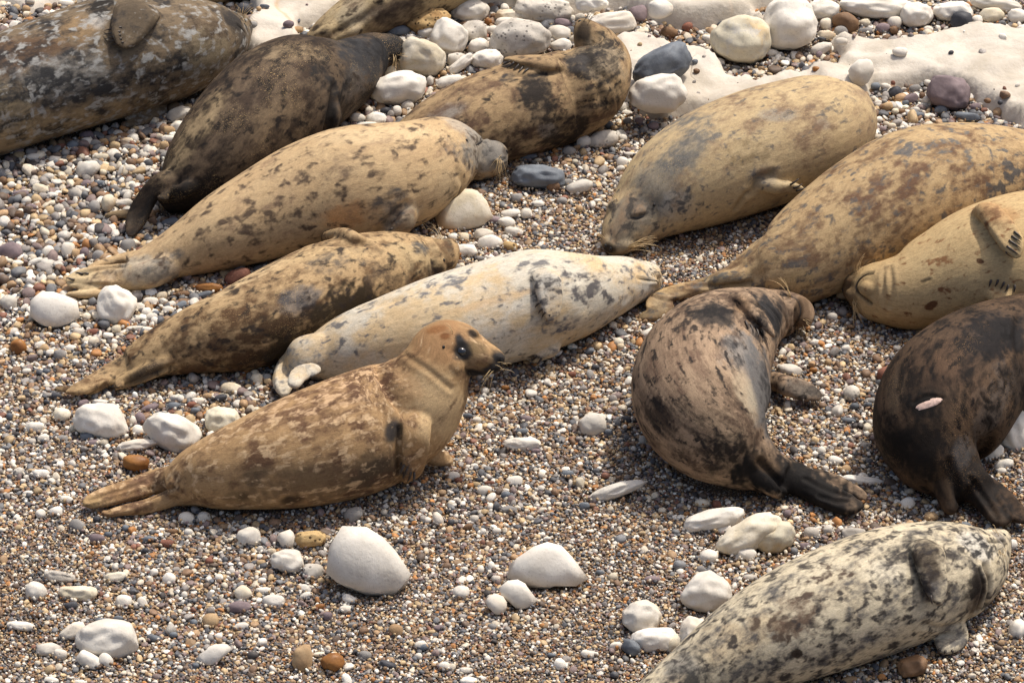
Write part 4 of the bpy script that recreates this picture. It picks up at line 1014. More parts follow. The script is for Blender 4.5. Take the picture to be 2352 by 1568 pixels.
seal('tan seal with black blotches bent backwards so its nose points up',
     [(900, 365, 52), (984, 326, 84), (1050, 296, 98), (1115, 270, 107), (1190, 246, 113), (1282, 222, 111), (1345, 195, 100, 0.19), (1378, 150, 74, 0.22), (1368, 108, 56, 0.27), (1352, 82, 40, 0.31), (1340, 63, 25, 0.33), (1333, 51, 10, 0.335)],
     limbs=[([(1300, 158, 13), (1265, 153, 22), (1228, 150, 22), (1190, 150, 17), (1158, 151, 8)], 0.03, dict(toes=5, lift=0.7))],
     creases=[([(1180, 172), (1230, 172), (1285, 164)], 0.008, 0.012, 0.5), ([(1345, 120), (1365, 175), (1385, 235)], 0.010, 0.02), ([(1310, 118), (1360, 160), (1420, 200)], 0.006, 0.02), ([(1335, 250), (1372, 225), (1390, 180)], 0.008, 0.02)],
     coat=dict(base=(164, 136, 96), cA=(108, 82, 62), dA=0.44, cB=(48, 44, 44), dB=0.22, sA=13, sB=30),
     paint=[('b', 1010, 270, 70, 22, 30, 0.7, (112, 112, 112)), ('a', 1060, 290, 90, 40, 20, 0.58, (104, 78, 62)), ('b', 980, 320, 60, 40, 20, 0.5, (176, 150, 108)), ('a', 1190, 320, 110, 30, 15, 0.62, (92, 70, 54)),
            ('b', 1240, 235, 40, 60, 10, 0.4, (84, 82, 84)), ('a', 1240, 225, 40, 70, 20, 0.68, (40, 38, 40)), ('a', 1275, 290, 50, 40, 0, 0.60, (46, 42, 42)), ('b', 1260, 300, 25, 18, 0, 0.5, (140, 138, 136)),
            ('a', 1350, 150, 56, 40, -40, 0.74, (40, 38, 40)), ('a', 1380, 110, 56, 46, -40, 0.62, (40, 38, 40)), ('a', 1300, 300, 60, 40, 20, 0.66, (50, 42, 38)), ('a', 1150, 330, 90, 26, 20, 0.66, (84, 62, 48)), ('b', 1380, 130, 60, 60, 0, 0.5, (150, 140, 120)), ('a', 1325, 145, 30, 20, 0, 0.6, (60, 60, 64)),
            ('b', 1340, 66, 24, 30, 0, 0.9, (64, 54, 46)), ('a', 1400, 190, 40, 60, 0, 0.5, (60, 54, 50)), ('b', 1220, 150, 60, 18, 0, 0.8, (150, 122, 86)), ('a', 1220, 148, 60, 16, 0, 0.3), ('b', 1330, 280, 60, 40, 40, 0.5, (96, 76, 58)),
            ('a', 1170, 180, 20, 14, 0, 0.7, (60, 60, 64)), ('b', 1165, 148, 14, 10, 0, 0.8, (70, 68, 68))],
     nostrils=[[(1328, 50), (1335, 47)]], claws=[(1172, 140, 1152, 152), (1181, 143, 1164, 158), (1192, 147, 1178, 163), (1202, 152, 1190, 167), (1214, 158, 1200, 170)],
     whiskers=[(1345, 52, 1378, 38, 6, 0.25, 1)], seed=4)

seal('rear half of a tan and brown seal cut off by the top edge',
     [(712, 92, 16), (748, 72, 32), (800, 46, 48), (870, 12, 64), (950, -40, 90), (1040, -95, 112), (1150, -150, 112), (1250, -190, 85), (1310, -210, 50), (1350, -222, 18)],
     limbs=[([(790, 55, 26), (750, 78, 20), (715, 98, 15), (695, 106, 8)], 0.026, dict(toes=3)), ([(850, 60, 22), (810, 72, 18), (770, 86, 12), (745, 94, 6)], 0.025)],
     creases=[([(870, 10), (830, 45), (770, 78)], 0.012, 0.014, 0.3)],
     coat=dict(base=(170, 148, 108), cA=(112, 90, 70), dA=0.38, cB=(84, 70, 56), dB=0.28),
     paint=[('b', 900, 30, 70, 34, 25, 0.85, (122, 102, 78)), ('a', 930, 15, 80, 30, 25, 0.5, (84, 68, 56)), ('b', 810, 25, 40, 40, 40, 0.4, (186, 172, 144))], seed=5)

seal('pale tan seal with small brown spots asleep, grey muzzle on the pebbles',
     [(300, 622, 36), (352, 604, 44), (425, 574, 62), (500, 540, 84), (595, 498, 103), (700, 455, 122), (795, 428, 132), (875, 412, 127), (945, 392, 114), (1010, 360, 94), (1056, 352, 76), (1090, 355, 64), (1118, 358, 55), (1138, 359, 46), (1153, 359, 35), (1162, 358, 23), (1167, 358, 10)],
     limbs=[([(420, 612, 40), (345, 628, 33), (265, 636, 31), (200, 640, 30), (152, 648, 20)], 0.05, dict(toes=4)), ([(385, 588, 18), (320, 587, 14, 0.06), (270, 596, 12, 0.05), (200, 618, 12, 0.05)], 0.03),
            ([(250, 674, 9, 0.02), (200, 676, 10, 0.02), (150, 676, 7, 0.02)], 0.022),
            ([(965, 478, 30), (930, 505, 30), (898, 528, 24), (866, 546, 14)], 0.034, dict(toes=5, lift=0.45))],
     creases=[([(188, 630), (240, 615), (285, 612)], 0.010, 0.008, 0.4), ([(165, 648), (205, 652), (245, 655)], 0.008, 0.008, 0.3), ([(1096, 388), (1092, 405), (1080, 428)], 0.012, 0.014), ([(1050, 395), (1062, 420), (1058, 440)], 0.006, 0.016),
              ([(1090, 336), (1104, 326), (1112, 318)], 0.004, 0.007, 0.3), ([(1132, 374), (1148, 370), (1160, 364)], 0.004, 0.005, 0.6), ([(930, 470), (900, 495), (862, 540)], 0.010, 0.016)],
     blobs=[(1146, 376, 17, 14, 16, -10, -0.018)],
     coat=dict(base=(184, 156, 114), base2=(170, 138, 96), cA=(132, 106, 82), dA=0.24, cB=(88, 72, 60), dB=0.28, sA=12, sB=23),
     paint=[('b', 1105, 345, 60, 52, -20, 0.85, (142, 136, 124)), ('b', 1145, 352, 36, 44, 0, 0.9, (136, 130, 120)), ('c', 1140, 345, 40, 40, 0, 0.30, (92, 88, 84)), ('b', 1060, 290, 45, 18, -20, 0.6, (158, 152, 142)), ('a', 1070, 345, 50, 40, 0, 0.40, (100, 96, 92)), ('b', 800, 490, 50, 30, 20, 0.7, (188, 138, 82)),
            ('a', 890, 470, 55, 40, 30, 0.58, (88, 84, 82)), ('b', 925, 500, 45, 40, 30, 0.7, (160, 150, 130)), ('b', 340, 615, 80, 35, 0, 0.7, (158, 150, 134)), ('a', 380, 610, 50, 30, 20, 0.46, (104, 100, 94)),
            ('b', 180, 650, 50, 30, 0, 0.7, (198, 176, 134)), ('c', 600, 490, 130, 70, 20, 0.34, (96, 78, 64)), ('a', 900, 350, 80, 40, 10, 0.30), ('b', 860, 310, 140, 20, 5, 0.5, (202, 176, 134)), ('b', 1040, 430, 50, 40, 40, 0.6, (190, 166, 126)),  # pale strip along the back is top light painted into the coat
            ('a', 760, 380, 60, 40, 0, 0.36, (110, 90, 74)), ('b', 1162, 348, 10, 12, 0, 0.8, (86, 76, 68)), ('b', 500, 580, 120, 40, 20, 0.4, (162, 134, 96))],
     slits=[[(1094, 333), (1101, 329), (1108, 323)]], ears=[(1072, 323)], nostrils=[[(1161, 344), (1167, 352)]], mouths=[[(1133, 373), (1150, 369), (1162, 362)]],
     claws=[(191, 629, 174, 626), (204, 630, 187, 630), (171, 643, 152, 637), (902, 524, 884, 538), (890, 532, 872, 546)],
     whiskers=[(1146, 366, 1130, 412, 12, 0.25), (975, 508, 1000, 520, 3, 0.4)], hz=('end', 7, 0.095), seed=6, voxel=0.0066)

seal('brown and black mottled seal with its head turned away and a flipper on top',
     [(300, 838, 40), (380, 804, 64), (465, 775, 86), (548, 752, 101), (645, 714, 112), (740, 674, 115), (828, 642, 106), (898, 620, 89), (950, 606, 70), (988, 598, 56), (1013, 588, 44), (1027, 576, 31), (1033, 562, 19), (1035, 553, 9)],
     limbs=[([(350, 815, 38), (270, 852, 29), (205, 884, 22), (150, 902, 11)], 0.042, dict(toes=3)), ([(410, 820, 24), (345, 848, 20), (292, 872, 16), (262, 890, 8)], 0.036),
            ([(230, 888, 14, 0.02), (180, 896, 12, 0.02), (122, 892, 7, 0.015)], 0.02, dict(toes=2)), ([(865, 552, 13), (795, 545, 18), (735, 547, 17), (690, 558, 12), (650, 575, 5)], 0.03, dict(toes=3, lift=0.5))],
     creases=[([(395, 842), (335, 862), (290, 882)], 0.012, 0.010, 0.5), ([(330, 850), (255, 886), (190, 908)], 0.008, 0.008, 0.4), ([(690, 566), (770, 562), (850, 562)], 0.008, 0.012, 0.3), ([(945, 555), (935, 600), (950, 650)], 0.006, 0.025), ([(1000, 550), (1020, 580), (1030, 620)], 0.005, 0.01, 0.5)],
     coat=dict(base=(178, 148, 104), cA=(104, 74, 48), dA=0.44, cB=(64, 54, 48), dB=0.28, sA=12, sB=30),
     paint=[('a', 500, 790, 150, 60, 25, 0.62, (98, 68, 44)), ('a', 640, 770, 160, 50, 25, 0.72, (78, 54, 36)), ('a', 790, 725, 100, 60, 35, 0.92, (26, 22, 20)), ('a', 720, 775, 130, 36, 20, 0.85, (38, 30, 25)), ('b', 680, 690, 60, 30, 20, 0.7, (120, 114, 110)),
            ('a', 690, 680, 50, 26, 20, 0.5, (84, 82, 84)), ('b', 560, 640, 140, 20, 28, 0.75, (196, 168, 124)), ('b', 760, 585, 120, 18, 5, 0.6, (186, 158, 112)), ('a', 780, 600, 90, 26, 10, 0.50, (92, 84, 78)), ('b', 330, 845, 80, 30, 28, 0.6, (160, 132, 90)),
            ('a', 330, 845, 90, 40, 28, 0.25), ('b', 340, 855, 60, 16, 28, 0.85, (84, 72, 60)), ('b', 960, 590, 70, 40, 0, 0.8, (178, 154, 112)), ('a', 960, 570, 30, 16, -15, 0.62, (86, 86, 86)), ('a', 995, 625, 26, 26, 0, 0.68, (62, 50, 46)),
            ('a', 900, 620, 60, 50, 40, 0.46, (96, 78, 62)), ('b', 1030, 560, 10, 30, 10, 0.8, (86, 78, 68)), ('b', 720, 548, 60, 12, 10, 0.7, (176, 146, 100)), ('a', 440, 800, 60, 40, 20, 0.56, (104, 78, 54)), ('b', 620, 820, 180, 20, 10, 0.5, (82, 62, 46))],
     ears=[(1020, 598)], claws=[(694, 555, 650, 573), (706, 556, 668, 572), (716, 558, 688, 572)], whiskers=[(1010, 545, 985, 518, 6, 0.4)], hz=('end', 6, 0.085), seed=7, fleck=L3(186, 156, 108))

seal('whitish seal lying on its back, belly up, with a dark-spotted flipper on its chest',
     [(700, 838, 36), (752, 815, 62), (815, 795, 84), (900, 776, 102), (1000, 752, 116), (1110, 722, 119), (1228, 692, 119), (1318, 678, 99), (1380, 664, 78), (1430, 650, 63), (1464, 645, 51), (1488, 641, 42), (1504, 640, 34), (1515, 640, 25), (1521, 640, 12)],
     limbs=[([(760, 812, 46), (700, 818, 46), (668, 845, 36), (652, 880, 27), (654, 910, 14)], 0.05, dict(toes=3)), ([(672, 890, 16, 0.12), (686, 862, 22, 0.13), (710, 850, 21, 0.135), (738, 846, 13, 0.13)], 0.014),
            ([(1246, 612, 27), (1252, 642, 34), (1258, 678, 33), (1260, 710, 25), (1256, 736, 12)], 0.032, dict(toes=5, lift=0.8)), ([(1292, 790, 14), (1268, 799, 18), (1242, 812, 18), (1214, 826, 9)], 0.028, dict(toes=4))],
     creases=[([(1464, 639), (1488, 643), (1508, 645)], 0.005, 0.006, 0.8), ([(1508, 645), (1514, 654), (1510, 662)], 0.004, 0.006, 0.5), ([(1436, 690), (1446, 676), (1440, 650)], 0.004, 0.014), ([(1322, 614), (1345, 650), (1350, 700)], 0.006, 0.03), ([(830, 706), (870, 700), (920, 690)], 0.006, 0.016)],
     blobs=[(1508, 626, 17, 11, 16, -12, -0.01), (1500, 652, 20, 9, 16, 18, -0.012)],
     coat=dict(base=(196, 188, 170), base2=(186, 172, 146), cA=(196, 168, 124), dA=0.40, cB=(104, 102, 102), dB=0.22, sA=6, sB=30),
     paint=[('b', 960, 740, 130, 70, 20, 0.8, (200, 174, 130)), ('a', 960, 740, 130, 60, 20, 0.45), ('b', 1130, 692, 110, 10, 15, 0.7, (200, 164, 118)), ('b', 1150, 740, 80, 40, 15, 0.5, (214, 206, 190)), ('b', 1300, 760, 100, 30, 25, 0.5, (198, 172, 130)),
            ('a', 1290, 700, 40, 40, 0, 0.5), ('a', 1340, 640, 80, 35, -25, 0.25), ('c', 1345, 660, 70, 36, -35, 0.47, (90, 86, 88)), ('c', 1030, 650, 70, 22, 20, 0.42, (110, 108, 108)), ('c', 1390, 620, 50, 20, 0, 0.30),
            ('c', 1256, 660, 36, 50, 0, 0.56, (92, 88, 86)), ('b', 1258, 680, 34, 55, 0, 0.6, (188, 182, 170)), ('c', 1290, 740, 40, 24, 0, 0.42, (98, 96, 100)), ('c', 1210, 612, 40, 16, 10, 0.36), ('c', 690, 830, 60, 40, 0, 0.36, (132, 130, 126)),
            ('b', 690, 830, 60, 50, 0, 0.7, (190, 184, 168)), ('b', 1460, 680, 60, 30, 30, 0.6, (198, 194, 184)), ('b', 1510, 640, 14, 24, 0, 0.6, (150, 142, 128)), ('c', 1500, 622, 16, 8, 0, 0.5, (80, 76, 74)), ('b', 1260, 800, 40, 22, 20, 0.5, (206, 196, 176)), ('c', 1225, 822, 16, 10, 20, 0.6, (92, 80, 70)),
            ('c', 800, 730, 60, 20, 25, 0.32)],
     mouths=[[(1464, 639), (1488, 643), (1508, 645), (1513, 654)]], nostrils=[[(1516, 622), (1521, 629)]],
     claws=[(1240, 694, 1229, 706), (1246, 708, 1236, 720), (1253, 716, 1244, 729), (1262, 722, 1253, 737), (1234, 818, 1221, 828), (1244, 822, 1234, 834)],
     whiskers=[(1500, 632, 1482, 655, 5, 0.4), (1508, 638, 1504, 662, 4, 0.3)], hz=('end', 7, 0.08), seed=8, voxel=0.0066)

seal('golden-brown seal propped up with its head raised, looking along the beach',
     [(395, 1122, 44), (450, 1098, 72), (520, 1080, 97), (635, 1048, 124), (745, 1014, 138), (845, 980, 140), (930, 937, 126, 0.235), (975, 888, 104, 0.315), (1000, 842, 82, 0.385), (1018, 808, 73, 0.425), (1048, 803, 66, 0.43), (1078, 812, 54, 0.425), (1106, 821, 42, 0.415), (1130, 827, 33, 0.405), (1148, 831, 24, 0.40), (1158, 833, 13, 0.398)],
     limbs=[([(430, 1092, 32), (365, 1104, 31), (300, 1125, 29), (240, 1142, 26), (190, 1157, 18)], 0.042, dict(toes=4)), ([(430, 1150, 22), (350, 1160, 18), (285, 1172, 12), (232, 1180, 6)], 0.03),
            ([(950, 930, 34), (954, 985, 36), (950, 1034, 34), (942, 1076, 28), (934, 1108, 14)], 0.026, dict(toes=5, lift=0.8)), ([(975, 1045, 18, 0.04), (1008, 1052, 20, 0.03), (1042, 1060, 11, 0.02)], 0.03, dict(toes=4))],
     creases=[([(930, 815), (980, 848), (1035, 892)], 0.005, 0.010, 0.10), ([(918, 985), (915, 1035), (918, 1080)], 0.012, 0.012, 0.4), ([(1068, 846), (1090, 864), (1114, 862), (1140, 850)], 0.003, 0.005, 0.5),
              ([(205, 1150), (270, 1128), (330, 1108)], 0.007, 0.007, 0.3), ([(200, 1162), (280, 1140), (350, 1122)], 0.006, 0.007, 0.3), ([(250, 1172), (330, 1150), (405, 1118)], 0.012, 0.009, 0.6), ([(402, 1096), (408, 1120), (400, 1150)], 0.006, 0.012, 0.2), ([(1150, 828), (1158, 840), (1152, 848)], 0.004, 0.005, 0.5)],
     blobs=[(1050, 838, 36, 36, 36, 0, -0.045), (1138, 848, 20, 16, 18, 15, -0.014), (1112, 856, 24, 11, 16, -5, -0.014), (1062, 782, 22, 12, 16, -30, -0.020), (1088, 765, 15, 11, 12, -35, 0.0), (1150, 820, 14, 11, 14, -30, -0.008)],
     coat=dict(base=(168, 134, 90), base2=(142, 110, 72), cA=(106, 76, 56), dA=0.40, cB=(196, 164, 122), dB=0.28, sA=13, sB=34),
     paint=[('a', 780, 920, 170, 70, 25, 0.62, (102, 70, 50)), ('a', 640, 985, 100, 60, 25, 0.56, (110, 78, 56)), ('b', 1010, 940, 56, 100, 20, 0.9, (202, 170, 122)), ('a', 1000, 950, 60, 110, 0, 0.2), ('c', 760, 900, 150, 50, 25, 0.38, (190, 156, 116)), ('c', 640, 1000, 90, 50, 20, 0.36),
            ('b', 1010, 780, 70, 60, 0, 0.85, (150, 112, 72)), ('b', 1095, 815, 46, 34, -15, 0.6, (124, 104, 76)), ('a', 1010, 780, 80, 70, 0, 0.15), ('c', 1020, 800, 120, 100, 0, 0.1), ('b', 1000, 756, 26, 10, 10, 0.7, (138, 86, 40)), ('b', 1022, 772, 12, 8, 0, 0.8, (128, 74, 28)), ('b', 1057, 784, 10, 20, 20, 1.0, (70, 66, 64)), ('b', 1063, 806, 22, 22, 0, 1.0, (56, 52, 50)),
            ('b', 1086, 766, 13, 9, -35, 0.9, (70, 64, 60)), ('b', 1100, 800, 22, 14, -20, 0.6, (136, 112, 74)), ('b', 1147, 822, 25, 19, -30, 1.0, (64, 60, 58)), ('b', 1130, 845, 28, 15, 15, 1.0, (62, 56, 52)), ('b', 1092, 858, 32, 12, -12, 1.0, (50, 45, 42)), ('b', 1108, 836, 16, 9, -10, 0.6, (140, 106, 62)),
            ('b', 900, 990, 20, 32, -15, 0.95, (74, 70, 68)), ('a', 900, 990, 30, 40, 0, 0.1), ('b', 780, 1095, 190, 42, 10, 0.65, (96, 80, 62)), ('b', 545, 1140, 26, 12, 5, 0.85, (52, 42, 34)), ('b', 670, 1148, 30, 12, 10, 0.85, (52, 42, 36)), ('b', 590, 1085, 40, 20, 30, 0.55, (92, 78, 64)), ('b', 860, 1090, 60, 30, 20, 0.7, (74, 64, 54)),  # the wide lower-belly patch puts its shade into the coat colour
            ('a', 600, 1130, 200, 40, 0, 0.22), ('b', 300, 1125, 60, 22, 18, 0.6, (140, 104, 66)), ('b', 330, 1105, 40, 16, 20, 0.6, (118, 90, 68)), ('b', 210, 1155, 40, 20, 15, 0.6, (176, 146, 98)), ('b', 470, 1130, 70, 50, 0, 0.5, (168, 136, 92)), ('b', 950, 1060, 30, 50, 0, 0.6, (156, 118, 74)), ('a', 945, 960, 30, 30, 0, 0.55), ('b', 940, 880, 50, 20, -45, 0.5, (178, 140, 96)),
            ('c', 930, 1080, 16, 24, 0, 0.5, (80, 76, 74)), ('b', 560, 950, 160, 14, 28, 0.4, (188, 156, 112))],
     eyes=[(1060, 807, 0.0205)], ears=[(1019, 797)], nostrils=[[(1150, 824), (1156, 833), (1155, 843)]], mouths=[[(1069, 848), (1090, 866), (1115, 863), (1140, 852), (1152, 848)]],
     claws=[(929, 1066, 920, 1086), (935, 1076, 926, 1097), (943, 1083, 935, 1105), (951, 1083, 946, 1108)],
     whiskers=[(1128, 852, 1102, 895, 9, 0.25), (1150, 842, 1180, 850, 4, 0.5), (1040, 765, 1020, 745, 2, 0.2)], seed=9, voxel=0.0056, smooth=3)

seal('plump tan seal with a grey sleeping face and whiskers spread on the gravel',
     [(1402, 577, 15), (1408, 566, 31), (1422, 546, 45), (1443, 520, 60), (1470, 492, 74), (1504, 460, 95), (1552, 425, 116), (1630, 385, 134), (1730, 347, 141), (1820, 318, 137), (1878, 296, 126), (1916, 280, 100), (1926, 258, 74, 0.10), (1900, 236, 50, 0.07), (1860, 222, 30, 0.045), (1800, 214, 18, 0.03)],
     limbs=[([(1735, 428, 18), (1775, 426, 16), (1812, 423, 14), (1843, 430, 8)], 0.034, dict(toes=4, lift=0.7))],
     creases=[([(1430, 582), (1460, 568), (1484, 553)], 0.005, 0.008, 0.3), ([(1770, 400), (1740, 412), (1725, 440)], 0.008, 0.016, 0.3), ([(1690, 478), (1700, 462), (1712, 445)], 0.008, 0.012, 0.3), ([(1452, 500), (1466, 498), (1480, 495)], 0.004, 0.008, 0.4)],
     blobs=[(1396, 562, 18, 22, 20, 20, -0.012), (1432, 570, 27, 17, 22, 15, -0.012), (1465, 486, 26, 13, 18, 25, -0.016), (1404, 474, 14, 22, 16, -20, -0.008)],
     coat=dict(base=(184, 160, 118), base2=(166, 140, 100), cA=(136, 112, 86), dA=0.36, cB=(104, 98, 92), dB=0.20, sA=12, sB=30),
     paint=[('b', 1520, 420, 70, 60, 30, 0.75, (116, 112, 104)), ('a', 1560, 330, 50, 90, -40, 0.5, (104, 102, 98)), ('b', 1590, 340, 30, 70, -50, 0.5, (120, 116, 106)), ('b', 1460, 490, 66, 50, 20, 0.85, (118, 111, 99)), ('b', 1425, 548, 42, 40, 0, 0.75, (126, 114, 94)), ('c', 1445, 500, 60, 60, 20, 0.40, (82, 76, 70)), ('b', 1396, 572, 19, 14, -20, 0.95, (60, 54, 50)), ('b', 1475, 470, 40, 20, 20, 0.6, (92, 88, 82)),
            ('b', 1460, 478, 20, 9, 10, 0.7, (84, 80, 76)), ('b', 1560, 480, 36, 34, 0, 0.6, (162, 156, 144)), ('c', 1570, 470, 44, 44, 0, 0.44, (88, 86, 84)), ('a', 1800, 260, 120, 60, -15, 0.50, (126, 100, 78)), ('b', 1790, 265, 44, 16, 5, 0.6, (128, 126, 122)), ('b', 1890, 285, 20, 14, 0, 0.5, (134, 128, 122)),
            ('a', 1720, 350, 60, 30, 0, 0.48, (128, 108, 76)), ('b', 1650, 470, 120, 40, 25, 0.6, (186, 158, 112)), ('a', 1650, 470, 140, 40, 20, 0.15), ('b', 1760, 405, 36, 24, 0, 0.6, (118, 112, 100)), ('b', 1980, 320, 40, 80, 0, 0.5, (172, 146, 108)), ('c', 1740, 405, 30, 16, 0, 0.45), ('b', 1810, 425, 40, 12, 0, 0.5, (176, 158, 122)),
            ('c', 1650, 310, 50, 30, 0, 0.36, (110, 106, 100)), ('b', 1440, 380, 24, 60, -30, 0.6, (196, 170, 122))],
     slits=[[(1452, 499), (1464, 501), (1480, 496)]], ears=[(1503, 471)], nostrils=[[(1390, 560), (1391, 569)], [(1403, 567), (1401, 577)]],
     claws=[(1815, 424, 1834, 410), (1822, 432, 1842, 420), (1828, 438, 1849, 428)], whiskers=[(1448, 568, 1508, 558, 16, 0.18), (1385, 548, 1370, 520, 5, 0.4), (1415, 460, 1402, 430, 3, 0.2)], hz=('start', 3, 0.048), seed=10, voxel=0.0066, fleck=L3(196, 168, 116))

seal('long tan seal with brown blotches tapering to crossed hind flippers',
     [(1640, 660, 30), (1700, 648, 50), (1755, 630, 72), (1812, 612, 94), (1895, 560, 116), (1995, 502, 135), (2105, 447, 147), (2215, 416, 138), (2330, 404, 118), (2430, 398, 88), (2500, 392, 58), (2560, 386, 26)],
     limbs=[([(1745, 630, 24), (1665, 640, 17), (1612, 648, 11), (1574, 652, 5)], 0.03, dict(toes=2)), ([(1740, 660, 20), (1640, 662, 17, 0.06), (1560, 670, 20, 0.05), (1512, 690, 23, 0.05), (1486, 708, 15, 0.05)], 0.03, dict(toes=3)), ([(1545, 705, 18, 0.02), (1500, 724, 17, 0.025), (1466, 728, 10, 0.02)], 0.026, dict(toes=3))],
     creases=[([(1580, 654), (1650, 656), (1725, 648)], 0.010, 0.009, 0.5), ([(1720, 640), (1760, 625), (1780, 600)], 0.006, 0.016), ([(1500, 680), (1530, 690), (1560, 690)], 0.006, 0.007, 0.4)],
     coat=dict(base=(178, 150, 106), base2=(160, 130, 88), cA=(116, 86, 62), dA=0.42, cB=(100, 94, 88), dB=0.26, sA=14, sB=30),
     paint=[('a', 2050, 440, 110, 50, 35, 0.54, (112, 80, 60)), ('a', 2220, 400, 60, 60, 0, 0.50, (108, 78, 58)), ('a', 2000, 570, 90, 50, 30, 0.46, (114, 88, 64)), ('c', 2320, 420, 50, 60, 0, 0.56, (88, 86, 84)), ('c', 2200, 330, 120, 40, 0, 0.36, (104, 102, 98)), ('c', 2090, 345, 30, 16, 10, 0.5, (100, 98, 96)),
            ('b', 1820, 660, 60, 30, 10, 0.6, (180, 150, 96)), ('a', 1800, 640, 90, 60, 0, 0.30), ('b', 1660, 645, 60, 16, 5, 0.6, (168, 154, 120)), ('c', 1640, 640, 60, 16, 0, 0.42, (112, 108, 100)), ('b', 1530, 690, 40, 26, 20, 0.6, (138, 124, 98)), ('b', 1520, 660, 50, 10, 10, 0.6, (170, 140, 92)), ('b', 1490, 725, 34, 16, 0, 0.6, (110, 98, 76)),
            ('c', 1780, 560, 60, 60, 0, 0.3), ('c', 1980, 480, 20, 16, 0, 0.5)], seed=11)

seal('yellow-tan seal on its back, chin up, with both clawed flippers raised',
     [(1938, 655, 15), (1948, 657, 30), (1968, 660, 46), (1998, 666, 61), (2040, 670, 74), (2092, 666, 91), (2160, 642, 113), (2245, 614, 136), (2345, 592, 146), (2450, 572, 140), (2540, 556, 115), (2610, 545, 75), (2660, 538, 35)],
     limbs=[([(2225, 482, 18), (2268, 498, 25), (2300, 532, 31), (2322, 568, 29), (2332, 598, 14)], 0.042, dict(toes=5, lift=1.0)), ([(2330, 712, 26), (2312, 692, 30, 0.20), (2300, 670, 38, 0.23), (2296, 650, 38, 0.25)], 0.036, dict(toes=5, tip=0.3))],
     creases=[([(2004, 628), (1988, 631), (1973, 643), (1966, 659), (1973, 673), (2001, 696)], 0.007, 0.007, 0.8), ([(2031, 620), (2028, 655), (2033, 702)], 0.007, 0.010), ([(2043, 616), (2048, 655), (2045, 702)], 0.007, 0.010), ([(2118, 648), (2128, 644), (2136, 641)], 0.003, 0.005, 0.6), ([(2240, 500), (2255, 540), (2290, 580)], 0.006, 0.02)],
     blobs=[(1952, 640, 20, 16, 20, 30, -0.012), (1955, 680, 22, 17, 20, -30, -0.012), (1990, 662, 22, 20, 22, 0, -0.014)],
     coat=dict(base=(186, 158, 110), base2=(170, 140, 94), cA=(138, 94, 54), dA=0.10, cB=(128, 80, 46), dB=0.16, sA=14, sB=34),
     paint=[('b', 1945, 662, 28, 50, 10, 0.9, (108, 86, 60)), ('b', 1995, 662, 20, 30, 0, 0.5, (150, 124, 84)), ('c', 2140, 700, 16, 10, 30, 0.75, (110, 66, 36)), ('c', 2160, 600, 30, 12, 0, 0.5, (140, 96, 58)), ('c', 2250, 600, 10, 7, 0, 0.9, (104, 66, 42)), ('c', 2090, 690, 14, 10, 0, 0.6), ('c', 2180, 665, 20, 10, 0, 0.5), ('c', 2085, 720, 14, 8, 0, 0.55), ('b', 2100, 740, 100, 16, 0, 0.5, (150, 118, 74)),
            ('b', 2290, 480, 60, 30, -20, 0.6, (170, 126, 78)), ('a', 2280, 500, 40, 40, 0, 0.5, (120, 82, 54)), ('b', 2300, 655, 34, 20, 0, 0.4, (168, 144, 104)), ('b', 2305, 700, 40, 16, 0, 0.5, (140, 104, 64)), ('b', 2040, 640, 30, 40, 0, 0.4, (188, 158, 112)), ('c', 2030, 660, 80, 60, 0, 0.12)],
     mouths=[[(2004, 628), (1988, 631), (1973, 643), (1966, 659), (1973, 673), (2001, 696)]], nostrils=[[(1934, 642), (1938, 650)], [(1933, 662), (1937, 668)]],
     claws=[(2329, 532, 2347, 549), (2323, 542, 2345, 558), (2317, 552, 2346, 572), (2312, 565, 2341, 586), (2311, 578, 2335, 594), (2277, 642, 2271, 659), (2293, 642, 2285, 658), (2307, 647, 2298, 664), (2317, 654, 2308, 670), (2331, 654, 2328, 671)],
     whiskers=[(1958, 632, 1985, 592, 10, 0.3), (1962, 695, 1995, 745, 12, 0.3)], hz=('start', 4, 0.078), seed=12)

